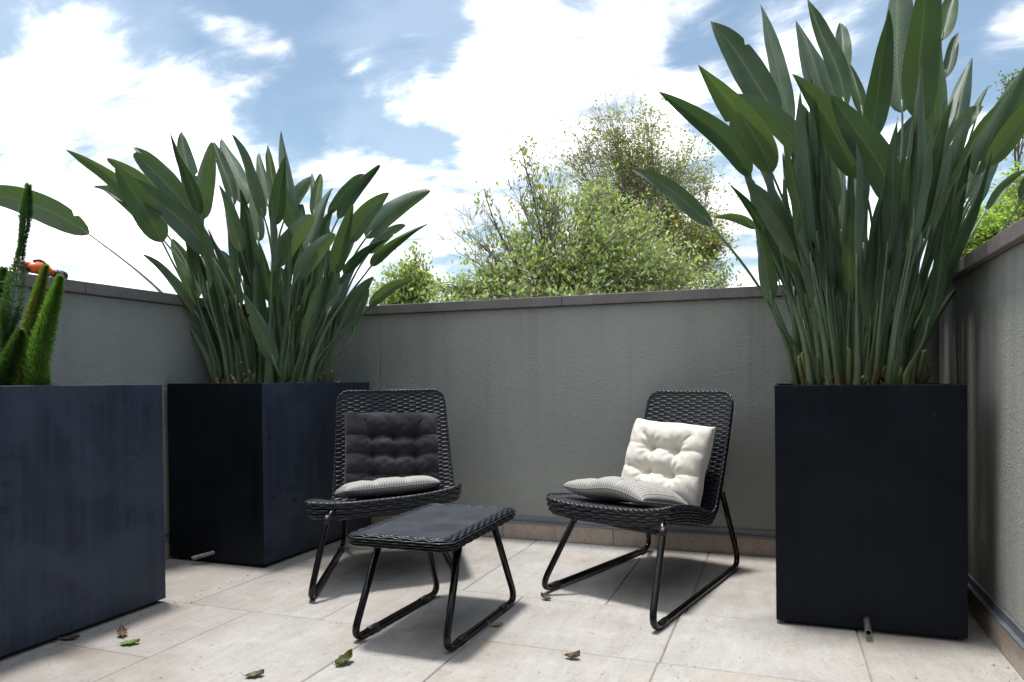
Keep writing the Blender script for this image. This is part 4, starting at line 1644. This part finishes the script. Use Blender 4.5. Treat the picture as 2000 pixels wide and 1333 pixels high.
# ------------------------------------------------------------------ trees beyond the wall
def tree(name, label, trunk_px, depth, blobs, leaf, cols, seed, twig_mat=TWIGS, droop=0.6, bare=(), trunk_r=0.13, zg=-3.6, twig_r=0.006, lobe=3.0):
    """blobs: (px, py, rx_px, ry_px, depth offset, clusters, leaves per cluster)"""
    rnd = random.Random(seed)
    tb = at(trunk_px[0], trunk_px[1], depth)
    base = V((tb.x + 0.25, tb.y + 0.1, zg))
    root = thing(name, label, 'tree', base, 'trees beyond the wall')
    bpy.context.view_layer.update()
    bark, cr = MB(), MB()
    fork = base.lerp(tb, 0.9)
    bark.tube(resample(fillet([base, base.lerp(tb, 0.5) + V((0.12, -0.05, 0)), fork], 0.5, 5), 9), [trunk_r * (1 - 0.55 * k / 8) for k in range(9)], 9)
    tw = MB()
    for (bx, by, rx, ry, dd, ncl, nlf) in blobs:
        c = at(bx, by, depth + dd)
        sx, sy = rx / FPX * (depth + dd), ry / FPX * (depth + dd)
        sz = (sx + sy) * 0.5
        mid = fork.lerp(c, 0.55) + V((rnd.uniform(-.2, .2), rnd.uniform(-.2, .2), 0.15))
        limb = resample([bez(fork, fork.lerp(mid, 0.6) + V((0, 0, 0.2)), mid, c, k / 10) for k in range(11)], 12)
        bark.tube(limb, [trunk_r * 0.34 * (1 - k / 11) ** 1.3 + 0.004 for k in range(12)], 6)
        for k in range(ncl):
            th = rnd.uniform(0, 2 * math.pi)
            ph = math.acos(rnd.uniform(-1, 1))
            r = rnd.random() ** 0.45
            e = c + RGT * (sx * r * math.sin(ph) * math.cos(th)) + UPV * (sy * r * math.cos(ph)) + FWD * (sz * r * math.sin(ph) * math.sin(th))
            if noise.noise(e * lobe) < -0.22:
                continue
            s = limb[rnd.randint(4, 11)]
            m2 = s.lerp(e, 0.5) + V((rnd.uniform(-.12, .12), rnd.uniform(-.12, .12), rnd.uniform(0.0, 0.18)))
            tp = [bez(s, s.lerp(m2, 0.7), m2, e, q / 6) for q in range(7)]
            tw.tube(tp, [twig_r * (1 - 0.75 * q / 6) for q in range(7)], 4, False)
            light = rnd.random()
            for q in range(nlf):
                f = rnd.uniform(0.35, 1.08)
                i = min(5, int(f * 6))
                p = tp[i].lerp(tp[i + 1], min(1.2, f * 6 - i)) + V((rnd.gauss(0, 1), rnd.gauss(0, 1), rnd.gauss(0, 0.8))) * leaf * 1.0
                d = V((rnd.gauss(0, 1), rnd.gauss(0, 1), rnd.gauss(0, 0.6) - droop * 1.6)).normalized()
                ln = leaf * rnd.uniform(0.65, 1.25)
                sd = d.cross(V((rnd.gauss(0, 1), rnd.gauss(0, 1), rnd.gauss(0, 1)))).normalized()
                nr = d.cross(sd)
                w = ln * rnd.uniform(0.20, 0.30)
                col = rnd.choices([x[0] for x in cols], [x[1] for x in cols])[0]
                kf = rnd.uniform(0.75, 1.3) * (0.85 + 0.3 * light)
                col = tuple(x * kf for x in col)
                b = len(cr.v)
                cr.v += [tuple(p), tuple(p + d * ln * 0.42 + sd * w + nr * w * 0.35), tuple(p + d * ln), tuple(p + d * ln * 0.42 - sd * w + nr * w * 0.35)]
                cr.face((b, b + 1, b + 2), None, col)
                cr.face((b, b + 2, b + 3), None, col)
    for (x0, y0, x1, y1, n) in bare:
        for k in range(n):
            a = at(x0 + rnd.uniform(-25, 25), y0 + rnd.uniform(-20, 20), depth + rnd.uniform(-.3, .3))
            e = at(x1 + rnd.uniform(-70, 70), y1 + rnd.uniform(-45, 45), depth + rnd.uniform(-.5, .5))
            pts = [a.lerp(e, q / 7) + V((rnd.gauss(0, .03), rnd.gauss(0, .03), rnd.gauss(0, .03))) * (1 if 0 < q < 7 else 0) for q in range(8)]
            tw.tube(pts, [twig_r * 1.3 * (1 - 0.8 * q / 7) for q in range(8)], 4, False)
            for z in range(7):
                q = pts[rnd.randint(2, 7)]
                d = (e - a).normalized() + V((rnd.gauss(0, .6), rnd.gauss(0, .6), rnd.gauss(0, .5)))
                tw.tube([q, q + d * 0.12 + V((rnd.gauss(0, .02), 0, 0.01)), q + d * rnd.uniform(.2, .32)], [twig_r * 0.6, twig_r * 0.45, twig_r * 0.2], 3, False)
    to = bark.build('trunk', BARK, root)
    tw.build('twigs', twig_mat, to)
    cr.build('crown', FOLIAGE, root, smooth=False)
    return root


tree('broadleaf_tree', 'light green tree with drooping leaves right behind the middle of the wall', (1080, 575), 8.4, [
    (1080, 520, 140, 85, 0, 300, 13), (1170, 470, 130, 90, .2, 280, 13), (1260, 520, 150, 80, 0, 300, 13), (890, 570, 70, 38, 0, 80, 11), (1000, 470, 70, 70, .2, 70, 10),
    (1060, 390, 75, 80, .2, 110, 11), (1160, 390, 90, 70, .5, 130, 11), (1020, 300, 34, 40, .1, 16, 8), (950, 540, 75, 50, -.1, 95, 11), (930, 470, 50, 45, 0, 26, 8),
    (1350, 540, 90, 45, .2, 110, 12), (1100, 590, 260, 50, -.2, 260, 11), (1270, 430, 70, 60, .4, 70, 11), (945, 370, 40, 40, .1, 12, 7)],
    0.064, [((0.314, 0.388, 0.145), 5), ((0.205, 0.294, 0.100), 4), ((0.451, 0.482, 0.245), 3), ((0.500, 0.447, 0.159), 1), ((0.465, 0.493, 0.346), 2)], 2, droop=0.75,
    bare=[(960, 560, 895, 450, 9), (1050, 440, 1010, 300, 4), (1075, 560, 1075, 430, 3)])
tree('autumn_tree', 'tall twiggy olive tree rising behind the light green tree', (1290, 560), 12.5, [
    (1225, 280, 110, 80, 0, 380, 13), (1120, 310, 60, 65, .2, 90, 9), (1195, 235, 75, 45, .1, 90, 9), (1320, 335, 90, 90, .3, 300, 13), (1330, 440, 110, 85, 0, 360, 14), (1390, 480, 50, 75, -.3, 300, 16),
    (1150, 290, 80, 70, .4, 90, 9), (1385, 370, 55, 65, .4, 130, 10), (1220, 390, 120, 80, .3, 300, 13), (1410, 565, 45, 45, 0, 80, 11), (1270, 222, 60, 40, 0, 70, 9)],
    0.060, [((0.370, 0.370, 0.130), 4), ((0.290, 0.320, 0.115), 4), ((0.400, 0.330, 0.150), 2), ((0.190, 0.240, 0.095), 3)], 9, droop=0.2,
    bare=[(1200, 330, 1130, 235, 16), (1230, 310, 1215, 200, 12), (1160, 370, 1090, 270, 10), (1380, 430, 1425, 370, 6)], trunk_r=0.16, twig_r=0.0042)
tree('bushy_tree', 'small pale green tree beyond the wall beside the left plant', (800, 600), 9.5, [
    (800, 545, 60, 45, 0, 130, 11), (760, 575, 50, 35, 0, 90, 11), (840, 560, 40, 45, 0, 70, 10), (810, 500, 40, 25, 0, 24, 8)],
    0.07, [((0.314, 0.388, 0.145), 4), ((0.233, 0.306, 0.100), 4), ((0.465, 0.493, 0.231), 2), ((0.500, 0.470, 0.173), 1)], 5, droop=0.6, trunk_r=0.08)
tree('dense_tree', 'dense bright green tree over the right wall', (1980, 520), 7.0, [
    (1940, 450, 90, 80, 0, 330, 15), (2020, 380, 70, 80, .2, 260, 15), (1880, 480, 60, 50, .2, 150, 14), (2060, 470, 80, 80, 0, 180, 14), (2260, 300, 200, 200, .4, 420, 13), (2600, 250, 260, 260, 0, 520, 13)],  # last two big lobes, out of view, added to block skylight from the right
    0.05, [((0.288, 0.434, 0.062), 4), ((0.411, 0.500, 0.100), 3), ((0.163, 0.270, 0.052), 3)], 6, droop=0.1, trunk_r=0.1)
tree('conifer_tree', 'distant dark tree top showing past the right plant', (1990, 330), 22, [
    (1985, 165, 26, 24, 0, 70, 12), (1998, 220, 30, 40, 0, 60, 12)],
    0.14, [((0.110, 0.152, 0.085), 1), ((0.163, 0.200, 0.100), 1)], 8, droop=-0.2, trunk_r=0.14, twig_r=0.01)


# ------------------------------------------------------------------ tool on the left wall
def wall_tool():
    p0 = V((XL - 0.03, 2.00, COP_H))
    root = thing('power_tool', 'orange and black hand tool lying on top of the left wall', 'tool', p0)
    bpy.context.view_layer.update()

    def q(y, z, x=0.0):
        return p0 + V((x, y, z))
    body = MB()
    body.tube([q(0.045, 0.030), q(0.060, 0.034), q(0.10, 0.038), q(0.135, 0.030), q(0.155, 0.022)], [0.012, 0.024, 0.029, 0.022, 0.014], 12, True, 0.9)
    bo = body.build('body', ORANGE, root)
    h = MB()
    h.tube(fillet([q(0.06, 0.050), q(0.005, 0.046), q(-0.006, 0.028), q(0.004, 0.006), q(0.05, 0.009)], 0.016, 5), 0.0065, 8)
    h.build('handle', ORANGE, root)
    g = MB()
    g.tube([q(0.015, 0.026), q(0.03, 0.029), q(0.06, 0.027)], [0.012, 0.015, 0.013], 10)
    g.tube([q(0.085, 0.020, 0.014), q(0.13, 0.018, 0.014)], [0.013, 0.012], 10)
    g.tube(fillet([q(0.075, 0.063), q(0.105, 0.072), q(0.135, 0.052), q(0.15, 0.032)], 0.02, 5), 0.005, 7)
    g.build('grip', BLACKPL, root)
    n = MB()
    n.tube([q(0.155, 0.021), q(0.165, 0.021), q(0.200, 0.020), q(0.212, 0.020)], [0.015, 0.021, 0.021, 0.018], 14)
    no = n.build('nozzle', BLACKPL, root)
    k = MB()
    k.tube([q(0.172, 0.021), q(0.188, 0.021)], 0.0222, 14)
    k.build('collar', GREYPL, no)


wall_tool()


# ------------------------------------------------------------------ fallen leaves
def dead_leaf(label, x, y, size, rot, cols, curl, seed, group='fallen leaves on the paving'):
    r = random.Random(seed)
    size *= 0.85
    mb = MB()
    rows = []
    n, s = 9, 3
    cr, sr = math.cos(rot), math.sin(rot)
    colsel = []
    zs = []
    for i in range(n + 1):
        v = i / n
        w = size * 0.30 * math.sin(math.pi * min(1, v * 0.96 + 0.03)) ** 0.7 * (1 + 0.22 * math.sin(v * 19 + seed))
        row = []
        for j in range(-s, s + 1):
            u = j / s
            lx = (v - 0.5) * size
            ly = w * u
            z = 0.003 + curl * size * (abs(u) ** 1.6 * 0.26 * (0.4 + v) + (v - 0.45) ** 2 * 0.45) + r.uniform(0, 0.0016)
            row.append(V((x + lx * cr - ly * sr, y + lx * sr + ly * cr, z)))
        rows.append(row)
    base = len(mb.v)
    for row in rows:
        for p in row:
            mb.v.append(tuple(p))
    nc = 2 * s + 1
    for i in range(n):
        for j in range(nc - 1):
            a = base + i * nc + j
            f = noise.noise(V((i * 0.5, j * 0.6, seed))) * 0.5 + 0.5
            c0, c1 = cols
            col = tuple(c0[k] + (c1[k] - c0[k]) * max(0, min(1, (f - 0.25) * 2)) for k in range(3))
            mb.face((a, a + 1, a + nc + 1, a + nc), None, col)
    d = V((cr, sr, 0))
    e = rows[0][s]
    b = len(mb.v)
    mb.tube([e, e - d * size * 0.12 + V((0, 0, 0.004)), e - d * size * 0.25 + V((0, 0, 0.010 * (1 + curl)))], [0.0012, 0.0010, 0.0008], 4)
    o = mb.build('fallen_leaf', DEADLEAF)
    tag(o, label, 'leaf', group)
    return o


BR, BR2, GN, YE, PL = (0.085, 0.055, 0.03), (0.20, 0.135, 0.07), (0.10, 0.16, 0.03), (0.36, 0.27, 0.06), (0.15, 0.13, 0.07)
dead_leaf('flat greyish fallen leaf against the foot of the nearest navy planter', -2.215, 1.722, 0.070, 0.5, (BR, PL), 0.35, 1)
dead_leaf('curled dark brown fallen leaf just behind the green fallen leaf', -2.075, 1.802, 0.062, 2.5, (BR, BR2), 1.0, 2)
dead_leaf('fresh green narrow fallen leaf near the navy planter', -1.985, 1.752, 0.072, 0.55, (GN, (0.14, 0.22, 0.05)), 0.4, 3)
dead_leaf('green and brown crumpled fallen leaf on the paving left of the table', -1.229, 1.842, 0.078, 1.3, (GN, BR), 1.0, 4)
dead_leaf('brown spotted fallen leaf cut by the bottom edge of the picture', -1.420, 1.675, 0.062, 0.7, (PL, BR), 0.6, 5)
dead_leaf('curled brown fallen leaf on open paving between the table and the right planter', -0.590, 2.105, 0.055, 0.1, (BR2, BR), 1.1, 6)
dead_leaf('small dry fallen leaf by the front foot of the right chair', -0.845, 2.640, 0.052, 2.9, (BR2, BR), 1.1, 7)
dead_leaf('yellow fallen leaf beside the runner of the low table', -0.915, 2.300, 0.050, 0.3, (YE, (0.25, 0.2, 0.05)), 0.5, 8)


# ------------------------------------------------------------------ crumbs of dry leaf and grit swept against the edges
def crumbs():
    r = random.Random(12)
    mb = MB()
    for k in range(260):
        m = r.random()
        if m < 0.35:
            x, y = r.uniform(-2.15, -0.05), YB - 0.03 - abs(r.gauss(0, 0.05))
        elif m < 0.55:
            x, y = -2.215 + abs(r.gauss(0, 0.06)), r.uniform(1.2, 2.65)
        elif m < 0.7:
            x, y = XR - 0.03 - abs(r.gauss(0, 0.02)), r.uniform(1.5, 3.5)
        else:
            x, y = r.uniform(-2.2, 0.6), r.uniform(1.2, 2.6)
        s = r.uniform(0.0015, 0.006) * (1.0 if m < 0.7 else 0.7)
        a = r.uniform(0, 6.28)
        ux, uy = math.cos(a) * s, math.sin(a) * s
        z = 0.0012
        h = r.uniform(0.0006, 0.003)
        b = len(mb.v)
        mb.v += [(x - ux, y - uy, z), (x + uy * 0.5, y - ux * 0.5, z + h), (x + ux, y + uy, z), (x - uy * 0.4, y + ux * 0.4, z + h * 0.3)]
        c = r.choice([(0.10, 0.07, 0.045), (0.05, 0.04, 0.03), (0.20, 0.15, 0.09), (0.12, 0.13, 0.06)])
        mb.face((b, b + 1, b + 2), None, c)
        mb.face((b, b + 2, b + 3), None, c)
    o = mb.build('leaf_crumbs', DEADLEAF, smooth=False)
    tag(o, 'tiny dry leaf crumbs scattered over the paving', 'debris', None, 'stuff')


crumbs()
